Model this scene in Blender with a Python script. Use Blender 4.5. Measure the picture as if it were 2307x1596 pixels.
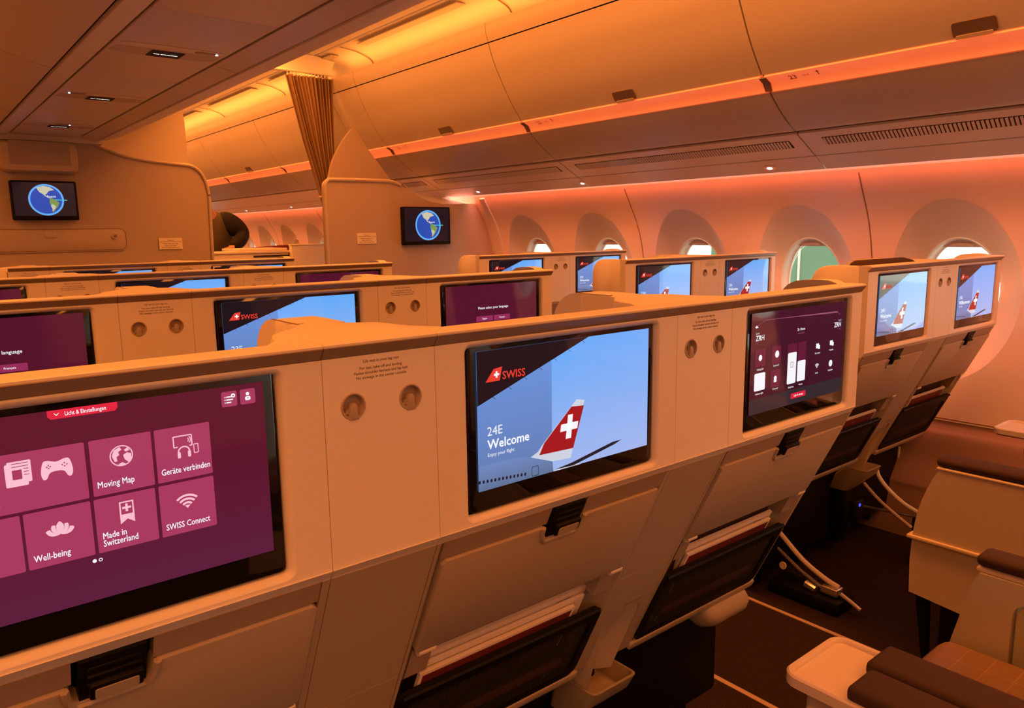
import bpy, bmesh, math, random
from math import sin, cos, pi, radians
from mathutils import Vector, Matrix, geometry
random.seed(7)
SC = bpy.context.scene
COL = SC.collection
for o in list(bpy.data.objects): bpy.data.objects.remove(o)

# ------------------------------------------------------------------ camera
cam_d = bpy.data.cameras.new('camera'); cam = bpy.data.objects.new('camera', cam_d); COL.objects.link(cam)
SC.camera = cam
cam_d.sensor_fit = 'HORIZONTAL'; cam_d.sensor_width = 36.0
cam_d.lens = 1698.455 / 2307 * 36.0
cam_d.clip_start = 0.02; cam_d.clip_end = 200
YAW, PITCH, ROLL = 0.6807, -0.1622, -0.0142
_f = Vector((sin(YAW)*cos(PITCH), cos(YAW)*cos(PITCH), sin(PITCH)))
_r = Vector((cos(YAW), -sin(YAW), 0)); _u = _r.cross(_f)
_r2 = _r*cos(ROLL) + _u*sin(ROLL); _u2 = -_r*sin(ROLL) + _u*cos(ROLL)
cam.matrix_world = Matrix(((_r2.x, _u2.x, -_f.x, -0.7554), (_r2.y, _u2.y, -_f.y, -0.7918), (_r2.z, _u2.z, -_f.z, 1.35), (0, 0, 0, 1)))

# ------------------------------------------------------------------ world, view
SC.view_settings.view_transform = 'Standard'; SC.view_settings.look = 'None'
SC.view_settings.gamma = 1.0; SC.view_settings.use_curve_mapping = False
SC.view_settings.exposure = 0.0
w = bpy.data.worlds.new('daylight'); SC.world = w; w.use_nodes = True
bg = w.node_tree.nodes['Background']; bg.inputs[0].default_value = (1.0, 0.96, 0.84, 1); bg.inputs[1].default_value = 3.4

def area(name, loc, sx, sy, energy, col, rot):
    l = bpy.data.lights.new(name, 'AREA'); l.shape = 'RECTANGLE'; l.size = sx; l.size_y = sy
    l.energy = energy; l.color = col
    o = bpy.data.objects.new(name, l); o.location = loc; o.rotation_euler = rot; COL.objects.link(o)
    return o
COVE = (1.0, 0.265, 0.038); STRIP = (1.0, 0.115, 0.028)
# cove LED rails lie in the gutter behind each bin fascia and wash the ceiling vault
for sgn in (1, -1):
    for (ya, yb, e) in ((-4.0, 4.3, 11), (4.6, 12.0, 11)):
        area('cove_light', (sgn*1.875, (ya+yb)/2, 2.455), 0.05, yb-ya, e, COVE, (0, radians(180-28*sgn) , 0))
        # second rail on top of the centre bins
        area('cove_light', (sgn*1.06, (ya+yb)/2, 2.44), 0.05, yb-ya, e*0.95, COVE, (0, radians(180+32*sgn), 0))
        # rail hidden behind the outer lip of the service panels, washing the window wall
        area('wall_wash_light', (sgn*2.578, (ya+yb)/2, 1.624), 0.014, yb-ya, 14, STRIP, (0, radians(-16*sgn), 0)).data.spread = radians(95)
        # added fill lamp over each aisle, out of view, to brighten the seat backs
        area('aisle_fill_light', (sgn*1.22, (ya+yb)/2, 2.585), 0.40, yb-ya, 118, COVE, (0, 0, 0))

# ------------------------------------------------------------------ materials
def mat(name, col, rough=0.5, metal=0.0, emit=None, es=1.0, bump=0.0, bscale=200.0, spec=0.5, coat=0.0, var=0.0, vscale=6.0):
    m = bpy.data.materials.new(name); m.use_nodes = True; nt = m.node_tree
    b = nt.nodes['Principled BSDF']
    b.inputs['Base Color'].default_value = (*col, 1); b.inputs['Roughness'].default_value = rough
    b.inputs['Metallic'].default_value = metal; b.inputs['Specular IOR Level'].default_value = spec
    b.inputs['Coat Weight'].default_value = coat
    if emit: b.inputs['Emission Color'].default_value = (*emit, 1); b.inputs['Emission Strength'].default_value = es
    if bump or var:
        tc = nt.nodes.new('ShaderNodeTexCoord')
    if bump:
        n = nt.nodes.new('ShaderNodeTexNoise'); n.inputs['Scale'].default_value = bscale; n.inputs['Detail'].default_value = 3
        bp = nt.nodes.new('ShaderNodeBump'); bp.inputs['Strength'].default_value = bump; bp.inputs['Distance'].default_value = 0.001
        nt.links.new(tc.outputs['Object'], n.inputs['Vector']); nt.links.new(n.outputs['Fac'], bp.inputs['Height'])
        nt.links.new(bp.outputs['Normal'], b.inputs['Normal'])
    if var:
        n = nt.nodes.new('ShaderNodeTexNoise'); n.inputs['Scale'].default_value = vscale; n.inputs['Detail'].default_value = 4
        r = nt.nodes.new('ShaderNodeMapRange'); r.inputs['To Min'].default_value = 1-var; r.inputs['To Max'].default_value = 1+var
        mx = nt.nodes.new('ShaderNodeVectorMath'); mx.operation = 'SCALE'; mx.inputs[0].default_value = col
        nt.links.new(tc.outputs['Object'], n.inputs['Vector']); nt.links.new(n.outputs['Fac'], r.inputs['Value'])
        nt.links.new(r.outputs['Result'], mx.inputs['Scale']); nt.links.new(mx.outputs['Vector'], b.inputs['Base Color'])
    return m
M = {}
M['shell'] = mat('cream_shell', (0.80, 0.74, 0.66), 0.42, bump=0.08, bscale=900, var=0.02, vscale=3)
M['lower'] = mat('warm_grey_plastic', (0.45, 0.38, 0.28), 0.45, bump=0.08, bscale=900, var=0.03, vscale=4)
M['trim'] = mat('taupe_trim', (0.55, 0.47, 0.39), 0.4)
M['bin'] = mat('bin_laminate', (0.58, 0.52, 0.46), 0.40, var=0.015, vscale=2)
M['ceil'] = mat('ceiling_panel', (0.84, 0.82, 0.78), 0.55)
M['cbin'] = mat('centre_bin_laminate', (0.74, 0.68, 0.62), 0.40, var=0.015, vscale=2)
M['psu'] = mat('service_panel_plastic', (0.74, 0.69, 0.66), 0.28)
M['wall'] = mat('sidewall_plastic', (0.80, 0.72, 0.66), 0.45, bump=0.04, bscale=500)
M['dado'] = mat('dado_plastic', (0.34, 0.22, 0.17), 0.5, var=0.04)
M['bulk'] = mat('bulkhead_laminate', (0.49, 0.40, 0.34), 0.5, bump=0.1, bscale=700, var=0.03, vscale=3)
M['dark'] = mat('shadow_gap', (0.03, 0.02, 0.015), 0.8)
M['black'] = mat('black_plastic', (0.005, 0.004, 0.004), 0.55, spec=0.2)
M['edge'] = mat('brown_edge_trim', (0.31, 0.225, 0.15), 0.45)
M['header'] = mat('header_brown', (0.36, 0.28, 0.21), 0.45)
M['hook'] = mat('hook_beige', (0.42, 0.33, 0.25), 0.4)
M['glass'] = mat('monitor_glass', (0.006, 0.005, 0.006), 0.04, spec=0.55)
M['pad'] = mat('dark_brown_leather', (0.050, 0.027, 0.019), 0.75, bump=0.25, bscale=350, spec=0.25)
M['armpanel'] = mat('armrest_panel', (0.66, 0.56, 0.42), 0.45, bump=0.05, bscale=800)
M['armpanelY'] = mat('armrest_panel_sand', (0.56, 0.56, 0.32), 0.5)
M['armpanelS'] = mat('armrest_panel_beige', (0.62, 0.58, 0.40), 0.5)
M['metal'] = mat('brushed_metal', (0.75, 0.72, 0.68), 0.3, metal=0.9)
M['latchmetal'] = mat('bronze_catch', (0.22, 0.16, 0.13), 0.3, metal=0.4)
M['paper'] = mat('magazine_paper', (0.80, 0.74, 0.66), 0.6)
M['ink'] = mat('ink', (0.05, 0.03, 0.03), 0.6)
M['maroon'] = mat('maroon_leather', (0.16, 0.02, 0.02), 0.5)
M['strip'] = mat('lit_strip', (0.8, 0.6, 0.5), 0.4, emit=(1.0, 0.135, 0.030), es=0.62)
M['rail_ink'] = mat('rail_ink', (0.25, 0.03, 0.01), 0.6)
M['marker'] = mat('floor_path_marking', (0.42, 0.31, 0.24), 0.5)
M['reveal'] = mat('window_reveal', (0.88, 0.88, 0.82), 0.4)
M['shade'] = mat('window_shade', (0.82, 0.62, 0.52), 0.5)
M['gap'] = mat('joint_brown', (0.24, 0.15, 0.10), 0.7)
M['pax_panel'] = mat('pale_placard', (0.85, 0.80, 0.68), 0.5)
M['lamp'] = mat('reading_lamp', (0.8, 0.8, 0.8), 0.2, emit=(0.75, 0.95, 1.0), es=1.3)
M['chrome'] = mat('lamp_bezel', (0.7, 0.72, 0.75), 0.15, metal=0.8)
M['signblue'] = mat('sign_navy', (0.010, 0.013, 0.035), 0.6, spec=0.2)
M['signtext'] = mat('sign_text', (0.9, 0.9, 0.85), 0.4, emit=(0.9, 0.9, 0.8), es=0.8)
M['skin'] = mat('skin', (0.62, 0.32, 0.22), 0.5)
M['olive'] = mat('olive_cloth', (0.10, 0.085, 0.04), 0.9)
M['blackcloth'] = mat('black_cloth', (0.012, 0.010, 0.010), 0.9)
M['hair'] = mat('brown_hair', (0.10, 0.05, 0.03), 0.6)
M['green'] = mat('hangar_green', (0.085, 0.165, 0.11), 0.8)
M['apron'] = mat('apron_concrete', (0.6, 0.6, 0.55), 0.8)
M['blueled'] = mat('blue_led', (0.0, 0.0, 0.2), 0.3, emit=(0.05, 0.08, 1.0), es=1.5)

def carpet():
    m = mat('brown_carpet', (0.06, 0.035, 0.025), 0.95, spec=0.1); nt = m.node_tree; b = nt.nodes['Principled BSDF']
    tc = nt.nodes.new('ShaderNodeTexCoord'); wv = nt.nodes.new('ShaderNodeTexWave'); wv.inputs['Scale'].default_value = 60
    wv.bands_direction = 'Y'; wv.inputs['Distortion'].default_value = 3
    n = nt.nodes.new('ShaderNodeTexNoise'); n.inputs['Scale'].default_value = 400
    mm = nt.nodes.new('ShaderNodeMath'); mm.operation = 'ADD'
    cr = nt.nodes.new('ShaderNodeValToRGB'); cr.color_ramp.elements[0].color = (0.013, 0.008, 0.006, 1); cr.color_ramp.elements[1].color = (0.04, 0.024, 0.017, 1)
    cr.color_ramp.elements[0].position = 0.5; cr.color_ramp.elements[1].position = 1.4 if False else 1.0
    nt.links.new(tc.outputs['Object'], wv.inputs['Vector']); nt.links.new(tc.outputs['Object'], n.inputs['Vector'])
    nt.links.new(wv.outputs['Fac'], mm.inputs[0]); nt.links.new(n.outputs['Fac'], mm.inputs[1]); nt.links.new(mm.outputs[0], cr.inputs[0])
    nt.links.new(cr.outputs[0], b.inputs['Base Color'])
    bp = nt.nodes.new('ShaderNodeBump'); bp.inputs['Strength'].default_value = 0.6; bp.inputs['Distance'].default_value = 0.003
    nt.links.new(mm.outputs[0], bp.inputs['Height']); nt.links.new(bp.outputs['Normal'], b.inputs['Normal'])
    return m
M['carpet'] = carpet()
def netmat():
    m = bpy.data.materials.new('black_net'); m.use_nodes = True; nt = m.node_tree; b = nt.nodes['Principled BSDF']
    b.inputs['Base Color'].default_value = (0.012, 0.009, 0.009, 1); b.inputs['Roughness'].default_value = 0.8
    tc = nt.nodes.new('ShaderNodeTexCoord'); mp = nt.nodes.new('ShaderNodeMapping'); mp.inputs['Scale'].default_value = (115, 0.001, 190)
    v = nt.nodes.new('ShaderNodeTexVoronoi'); v.voronoi_dimensions = '3D'; v.inputs['Scale'].default_value = 1.0; v.inputs['Randomness'].default_value = 0.0
    gt = nt.nodes.new('ShaderNodeMath'); gt.operation = 'LESS_THAN'; gt.inputs[1].default_value = 0.25
    tr = nt.nodes.new('ShaderNodeBsdfTransparent'); mx = nt.nodes.new('ShaderNodeMixShader')
    nt.links.new(tc.outputs['Object'], mp.inputs[0]); nt.links.new(mp.outputs[0], v.inputs['Vector'])
    nt.links.new(v.outputs['Distance'], gt.inputs[0]); nt.links.new(gt.outputs[0], mx.inputs[0])
    nt.links.new(b.outputs[0], mx.inputs[1]); nt.links.new(tr.outputs[0], mx.inputs[2])
    nt.links.new(mx.outputs[0], nt.nodes['Material Output'].inputs[0])
    return m
M['net'] = netmat()
def stitched():
    m = mat('brown_leather_stitched', (0.36, 0.22, 0.14), 0.5, bump=0.2, bscale=300); nt = m.node_tree; b = nt.nodes['Principled BSDF']
    tc = nt.nodes.new('ShaderNodeTexCoord'); br = nt.nodes.new('ShaderNodeTexBrick')
    br.offset = 0.0; br.inputs['Color1'].default_value = (0.20, 0.115, 0.065, 1); br.inputs['Color2'].default_value = (0.19, 0.11, 0.06, 1)
    br.inputs['Mortar'].default_value = (0.30, 0.19, 0.11, 1); br.inputs['Scale'].default_value = 1.0; br.inputs['Mortar Size'].default_value = 0.0007
    br.inputs['Brick Width'].default_value = 0.062; br.inputs['Row Height'].default_value = 0.048
    nt.links.new(tc.outputs['Object'], br.inputs['Vector']); nt.links.new(br.outputs['Color'], b.inputs['Base Color'])
    return m
M['stitch'] = stitched()
M['table'] = mat('table_cream', (0.66, 0.57, 0.50), 0.4)
def curtain_mat():
    return mat('curtain_fabric', (0.30, 0.19, 0.11), 0.85, bump=0.3, bscale=500)
M['curtain'] = curtain_mat()
# display materials: what the screens give off, under glass
def disp(name, c0, c1=None, z0=0.998, z1=1.192, s=1.0, axis='Z'):
    m = bpy.data.materials.new(name); m.use_nodes = True; nt = m.node_tree; b = nt.nodes['Principled BSDF']
    b.inputs['Base Color'].default_value = (0.005, 0.005, 0.006, 1); b.inputs['Roughness'].default_value = 0.05
    b.inputs['Emission Strength'].default_value = s; b.inputs['Emission Color'].default_value = (*c0, 1)
    if c1:
        tc = nt.nodes.new('ShaderNodeTexCoord'); sx = nt.nodes.new('ShaderNodeSeparateXYZ'); r = nt.nodes.new('ShaderNodeMapRange')
        r.inputs['From Min'].default_value = z0; r.inputs['From Max'].default_value = z1
        mx = nt.nodes.new('ShaderNodeMix'); mx.data_type = 'RGBA'
        mx.inputs[6].default_value = (*c0, 1); mx.inputs[7].default_value = (*c1, 1)
        nt.links.new(tc.outputs['Object'], sx.inputs[0]); nt.links.new(sx.outputs[axis], r.inputs['Value'])
        nt.links.new(r.outputs['Result'], mx.inputs[0]); nt.links.new(mx.outputs[2], b.inputs['Emission Color'])
    return m
def s2l(r, g, b):
    f = lambda c: (c/255/12.92) if c/255 <= 0.04045 else ((c/255+0.055)/1.055)**2.4
    return (f(r), f(g), f(b))
D = {}
D['sky'] = disp('display_sky', s2l(162, 182, 238), s2l(98, 170, 248))
D['skyl'] = disp('display_sky_left', s2l(100, 122, 175), s2l(105, 150, 225))
D['night'] = disp('display_dark', s2l(28, 18, 25))
D['red'] = disp('display_red', s2l(232, 62, 48)); D['tail'] = disp('display_tail_red', s2l(165, 25, 30))
D['white'] = disp('display_white', s2l(245, 245, 250)); D['pale'] = disp('display_pale', s2l(205, 210, 225))
D['hull'] = disp('display_hull', s2l(95, 115, 150), s2l(110, 135, 190), 0.998, 1.03)
D['dk'] = disp('display_near_black', s2l(35, 30, 40))
D['pur'] = disp('display_purple', s2l(92, 30, 60), s2l(92, 20, 42), 0.998, 1.11)
D['purd'] = disp('display_purple_deep', s2l(84, 18, 42)); D['tile'] = disp('display_tile', s2l(168, 58, 94)); D['pink'] = disp('display_icon', s2l(250, 190, 205))
D['tab'] = disp('display_tab_red', s2l(225, 35, 62)); D['tiled'] = disp('display_tile_deep', s2l(100, 25, 55))
D['btn'] = disp('display_button', s2l(150, 45, 90)); D['setbg'] = disp('display_settings', s2l(62, 18, 34), s2l(70, 20, 40))
D['setlow'] = disp('display_settings_band', s2l(50, 40, 46)); D['line'] = disp('display_line', s2l(150, 80, 105))
D['ocean'] = disp('display_ocean', s2l(25, 75, 175)); D['ring'] = disp('display_ring', s2l(95, 175, 245)); D['land'] = disp('display_land', s2l(120, 150, 80))
D['land2'] = disp('display_land_pale', s2l(200, 195, 170)); D['space'] = disp('display_space', s2l(12, 14, 26)); D['cyan'] = disp('display_cyan', s2l(60, 190, 200))

# ------------------------------------------------------------------ mesh helpers
def V3(f, u, v, w_): return Vector(f(u, v, w_))
XZ = lambda y0=0.0: (lambda u, v, d: (u, y0 - d, v))           # faces the back of the plane (-Y)
def LOW(u, v, d): return (u, 0.005 + 0.475*(0.945 - v) - d*0.903, v - d*0.429)   # slanted lower back of a seat
def rr(x0, x1, z0, z1, r, n=6):
    r = min(r, (x1-x0)/2-1e-5, (z1-z0)/2-1e-5)
    P = []
    for (cx, cz, a) in ((x1-r, z1-r, 0), (x0+r, z1-r, 90), (x0+r, z0+r, 180), (x1-r, z0+r, 270)):
        for i in range(n+1):
            t = radians(a + 90*i/n); P.append((cx + r*cos(t), cz + r*sin(t)))
    return P
def circ(cx, cz, r, n=24, ry=None):
    ry = ry or r
    return [(cx + r*cos(2*pi*i/n), cz + ry*sin(2*pi*i/n)) for i in range(n)]
def smooth_poly(P, k=4, closed=False):
    out = []; n = len(P); rng = range(n) if closed else range(n-1)
    for i in rng:
        if closed: p0, p1, p2, p3 = P[(i-1) % n], P[i], P[(i+1) % n], P[(i+2) % n]
        else: p0, p1, p2, p3 = P[max(i-1, 0)], P[i], P[i+1], P[min(i+2, n-1)]
        for j in range(k):
            t = j/k
            out.append(tuple(0.5*((2*b) + (-a+c)*t + (2*a-5*b+4*c-d)*t*t + (-a+3*b-3*c+d)*t**3) for a, b, c, d in zip(p0, p1, p2, p3)))
    if not closed: out.append(tuple(P[-1]))
    return out
class B:
    sx = 1
    def __init__(s): s.v = []; s.f = []; s.m = []; s.mats = []
    def mi(s, m):
        if m not in s.mats: s.mats.append(m)
        return s.mats.index(m)
    def add(s, vs, fs, m):
        o = len(s.v); k = s.mi(m); s.v += [tuple(v) for v in vs]
        for f in fs: s.f.append([o+i for i in f]); s.m.append(k)
    def box(s, x0, x1, y0, y1, z0, z1, m, bev=0.0, seg=2, T=None):
        bm = bmesh.new(); bmesh.ops.create_cube(bm, size=1)
        for v in bm.verts: v.co = Vector(((x0+x1)/2 + v.co.x*(x1-x0), (y0+y1)/2 + v.co.y*(y1-y0), (z0+z1)/2 + v.co.z*(z1-z0)))
        if bev: bmesh.ops.bevel(bm, geom=bm.edges[:], offset=bev, segments=seg, profile=0.5, affect='EDGES', clamp_overlap=True)
        s.take(bm, m, T)
    def take(s, bm, m, T=None):
        bm.verts.ensure_lookup_table(); bm.verts.index_update()
        vs = [(T @ v.co if T else v.co) for v in bm.verts]; fs = [[v.index for v in f.verts] for f in bm.faces]
        s.add(vs, fs, m); bm.free()
    def prism(s, poly, f, w0, w1, m, holes=(), bev=0.0):
        """flat outline (with holes) swept from depth w0 (back) to w1 (front)"""
        loops = [list(poly)] + [list(h) for h in holes]
        def area2(P): return sum(P[i][0]*P[(i+1) % len(P)][1] - P[(i+1) % len(P)][0]*P[i][1] for i in range(len(P)))
        loops[0] = loops[0] if area2(loops[0]) > 0 else loops[0][::-1]
        loops[1:] = [l if area2(l) < 0 else l[::-1] for l in loops[1:]]
        if len(loops) == 1 :
            L = loops[0]; n = len(L); vs = [f(u, v, w1) for u, v in L] + [f(u, v, w0) for u, v in L]
            fs = [list(range(n)), list(range(2*n-1, n-1, -1))]
            if bev:
                cx = sum(p[0] for p in L)/n; cz = sum(p[1] for p in L)/n
                L2 = inset(L, bev); L3 = inset(L, bev*0.3)
                vs = [f(u, v, w1) for u, v in L2] + [f(u, v, w1 - bev*0.3) for u, v in L3] + [f(u, v, w1-bev) for u, v in L] + [f(u, v, w0) for u, v in L]
                fs = [list(range(n)), list(range(4*n-1, 3*n-1, -1))]
                for k in range(3):
                    for i in range(n): j = (i+1) % n; fs.append([k*n+i, (k+1)*n+i, (k+1)*n+j, k*n+j])
            else:
                for i in range(n): j = (i+1) % n; fs.append([i, n+i, n+j, j])
            s.add(vs, fs, m); return
        flat = [p for l in loops for p in l]; n = len(flat)
        tris = geometry.tessellate_polygon([[Vector((p[0], p[1], 0)) for p in l] for l in loops])
        vs = [f(u, v, w1) for u, v in flat] + [f(u, v, w0) for u, v in flat]; fs = []
        for t in tris:
            a, b, c = [flat[i] for i in t]; ar = (b[0]-a[0])*(c[1]-a[1]) - (c[0]-a[0])*(b[1]-a[1])
            t = list(t) if ar > 0 else list(t)[::-1]
            fs.append(t); fs.append([n+i for i in t[::-1]])
        o = 0
        for l in loops:
            k = len(l)
            for i in range(k): j = (i+1) % k; fs.append([o+i, n+o+i, n+o+j, o+j])
            o += k
        s.add(vs, fs, m)
    def loft(s, loops, m, closed=True, cap0=False, cap1=False):
        n = len(loops[0]); vs = [p for l in loops for p in l]; fs = []
        for k in range(len(loops)-1):
            for i in range(n if closed else n-1):
                j = (i+1) % n; fs.append([k*n+i, k*n+j, (k+1)*n+j, (k+1)*n+i])
        if cap0: fs.append(list(range(n))[::-1])
        if cap1: fs.append([(len(loops)-1)*n+i for i in range(n)])
        s.add(vs, fs, m)
    def tube(s, pts, r, m, n=8, rs=None):
        P = [Vector(p) for p in pts]; loops = []
        for i, p in enumerate(P):
            d = (P[min(i+1, len(P)-1)] - P[max(i-1, 0)]).normalized()
            a = d.cross(Vector((0, 0, 1)));
            if a.length < 1e-3: a = d.cross(Vector((1, 0, 0)))
            a.normalize(); b = d.cross(a); q = rs[i] if rs else r
            loops.append([tuple(p + a*q*cos(2*pi*k/n) + b*q*sin(2*pi*k/n)) for k in range(n)])
        s.loft(loops, m, True, True, True)
    def poly(s, P, f, d, m):
        A = sum(P[i][0]*P[(i+1) % len(P)][1] - P[(i+1) % len(P)][0]*P[i][1] for i in range(len(P)))
        P = P if A > 0 else P[::-1]
        s.add([f(u, v, d) for u, v in P], [list(range(len(P)))], m)
    def text(s, body, x, z, size, f, d, m, align='LEFT', bold=0.0, rot=0.0):
        vs, fs = text_mesh(body, align, 0.0); c, q = cos(rot), sin(rot)
        if s.sx != 1: vs = [(a*s.sx, b_*1.04) for a, b_ in vs]
        k_ = min(bold*0.9, 0.035)                       # heavier strokes: the same glyphs again, a hair to the side
        for ox, oz in (((0, 0), (k_, 0), (k_/2, k_/2), (k_/2, -k_/2)) if bold >= 0.012 else ((0, 0),)):
            s.add([f(x + ((vx+ox)*c - (vy+oz)*q)*size, z + ((vx+ox)*q + (vy+oz)*c)*size, d + (ox+oz)*1e-3) for vx, vy in vs], fs, m)
    def mesh(s, name, smooth=True, ang=35):
        me = bpy.data.meshes.new(name); me.from_pydata(s.v, [], s.f); me.validate()
        for m in s.mats: me.materials.append(m)
        if len(me.polygons) == len(s.m): me.polygons.foreach_set('material_index', s.m)
        bm = bmesh.new(); bm.from_mesh(me); bmesh.ops.remove_doubles(bm, verts=bm.verts, dist=1e-6); bm.to_mesh(me); bm.free()
        if smooth and len(me.polygons):
            me.shade_smooth(); me.set_sharp_from_angle(angle=radians(ang))
        me.update(); return me
def inset(L, d):
    n = len(L); out = []
    for i in range(n):
        p, a, b = Vector(L[i]), Vector(L[i-1]), Vector(L[(i+1) % n])
        e1 = (p-a); e2 = (b-p)
        if e1.length < 1e-7: e1 = e2
        if e2.length < 1e-7: e2 = e1
        e1.normalize(); e2.normalize(); n1 = Vector((-e1.y, e1.x)); n2 = Vector((-e2.y, e2.x)); k = (n1+n2)
        k = k/ max(k.length, 1e-6); c = max(k.dot(n1), 0.35); out.append(tuple(p + k*d/c))
    return out
_tc = {}
def text_mesh(body, align, bold):
    key = (body, align, bold)
    if key not in _tc:
        cu = bpy.data.curves.new('lettering', 'FONT'); cu.body = body; cu.align_x = align; cu.size = 1.0; cu.resolution_u = 2; cu.offset = bold
        o = bpy.data.objects.new('lettering', cu); COL.objects.link(o)
        dg = bpy.context.evaluated_depsgraph_get(); me = o.evaluated_get(dg).to_mesh()
        _tc[key] = ([(v.co.x, v.co.y) for v in me.vertices], [list(p.vertices) for p in me.polygons])
        o.evaluated_get(dg).to_mesh_clear(); bpy.data.objects.remove(o); bpy.data.curves.remove(cu)
    return _tc[key]
def obj(name, b, parent=None, kind=None, label=None, loc=None, smooth=True, ang=35):
    me = b if isinstance(b, bpy.types.Mesh) else b.mesh(name, smooth, ang)
    o = bpy.data.objects.new(name, me); COL.objects.link(o)
    if parent: o.parent = parent
    if kind: o['kind'] = kind
    if label: o['label'] = label
    if loc: o.location = loc
    return o
def tag(o, label, cat, group=None):
    o['label'] = label; o['category'] = cat
    if group: o['group'] = group
    return o
def thing(name, label, cat, loc=(0, 0, 0), group=None, rz=0):
    o = bpy.data.objects.new(name, None); COL.objects.link(o); o.location = loc; o.rotation_euler = (0, 0, rz); o.empty_display_size = 0.05
    return tag(o, label, cat, group)
def struct(name, b=None, loc=(0, 0, 0), parent=None):
    if b is None: o = bpy.data.objects.new(name, None); COL.objects.link(o); o.location = loc; o.empty_display_size = 0.05
    else: o = obj(name, b)
    o['kind'] = 'structure'
    if parent: o.parent = parent
    return o
CACHE = {}
def cm(key, fn):
    if key not in CACHE: CACHE[key] = fn()
    return CACHE[key]

# ------------------------------------------------------------------ cabin shell
Y0, Y1 = -4.0, 12.0
def offs(P, d):
    out = []
    for i, p in enumerate(P):
        a = Vector(P[max(i-1, 0)]); b = Vector(P[min(i+1, len(P)-1)]); t = (b-a).normalized(); out.append((p[0] - t.y*d, p[1] + t.x*d))
    return out
def ext(b, P, y0, y1, th, m, sgn=1):
    """profile P in XZ extruded along Y, thickness th to its left side"""
    Q = P + offs(P, th)[::-1]
    la = [(sgn*x, y0, z) for x, z in Q]; lb = [(sgn*x, y1, z) for x, z in Q]
    if sgn < 0: la, lb = lb, la
    b.loft([lb, la], m, True)
    n = len(P); N = len(Q)
    for L, fl in ((la, False), (lb, True)):
        fs = []
        for i in range(n-1):
            f = [i, i+1, N-2-i, N-1-i]; fs.append(f[::-1] if fl else f)
        b.add(L, fs, m)
WALLP = smooth_poly([(2.622, 1.665), (2.615, 1.63), (2.61, 1.598), (2.663, 1.504), (2.74, 1.367), (2.79, 1.20), (2.805, 1.05), (2.79, 0.80), (2.74, 0.50)], 6)
def wx(z):
    for (xa, za), (xb, zb) in zip(WALLP, WALLP[1:]):
        if zb <= z <= za: return xa + (xb-xa)*(za-z)/(za-zb)
    return WALLP[0][0] if z > WALLP[0][1] else WALLP[-1][0]
b = B(); b.box(-2.7, 2.7, Y0, Y1, -0.04, 0.0, M['carpet']); struct('floor', b)
b = B()
for sx in (1,):
    for x0, x1 in ((1.536, 1.552), (1.028, 1.046)): b.box(x0, x1, Y0, Y1, 0.0, 0.003, M['marker'])
struct('trim_1', b)
b = B()
VAULT = smooth_poly([(1.80, 2.40), (1.86, 2.40), (1.93, 2.42), (1.96, 2.47), (1.92, 2.53), (1.82, 2.565), (1.70, 2.58)], 4)
for s in (1, -1):
    ext(b, VAULT, Y0, Y1, -0.02, M['ceil'], s)
    ext(b, [(1.675, 2.578), (1.4, 2.595), (0.9, 2.60)], Y0, Y1, -0.02, M['ceil'], s)
    ext(b, [(1.70, 2.60), (1.67, 2.60)], Y0, Y1, -0.01, M['gap'], s)
b.box(-1.7, 1.7, Y0, Y1, 2.66, 2.68, M['ceil'])
ceil = struct('ceiling', b)
# recessed slots and cross seams in the vault above the right aisle
b = B()
for k in range(-2, 7):
    ys = 1.029 + 1.505*k - 0.03
    if ys < Y0 + 0.1 or ys > 11: continue
    P = smooth_poly([(1.948, 2.50), (1.915, 2.528), (1.82, 2.56), (1.70, 2.574)], 4)
    ext(b, [(x, z) for x, z in P], ys, ys+0.008, 0.003, M['gap'])
obj('panel_joint', b, ceil)
for k in range(-2, 6):
    ya = 1.029 + 1.505*k + 0.18; yb = ya + 1.12
    b = B(); vs = [(1.725, 2.5735), (1.80, 2.5675)]
    b.box(1.73, 1.80, ya, yb, 2.560, 2.5665, M['bin'], 0.004, 1, Matrix.Rotation(0, 4, 'X'))
    obj('vent_insert', b, ceil)
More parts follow.
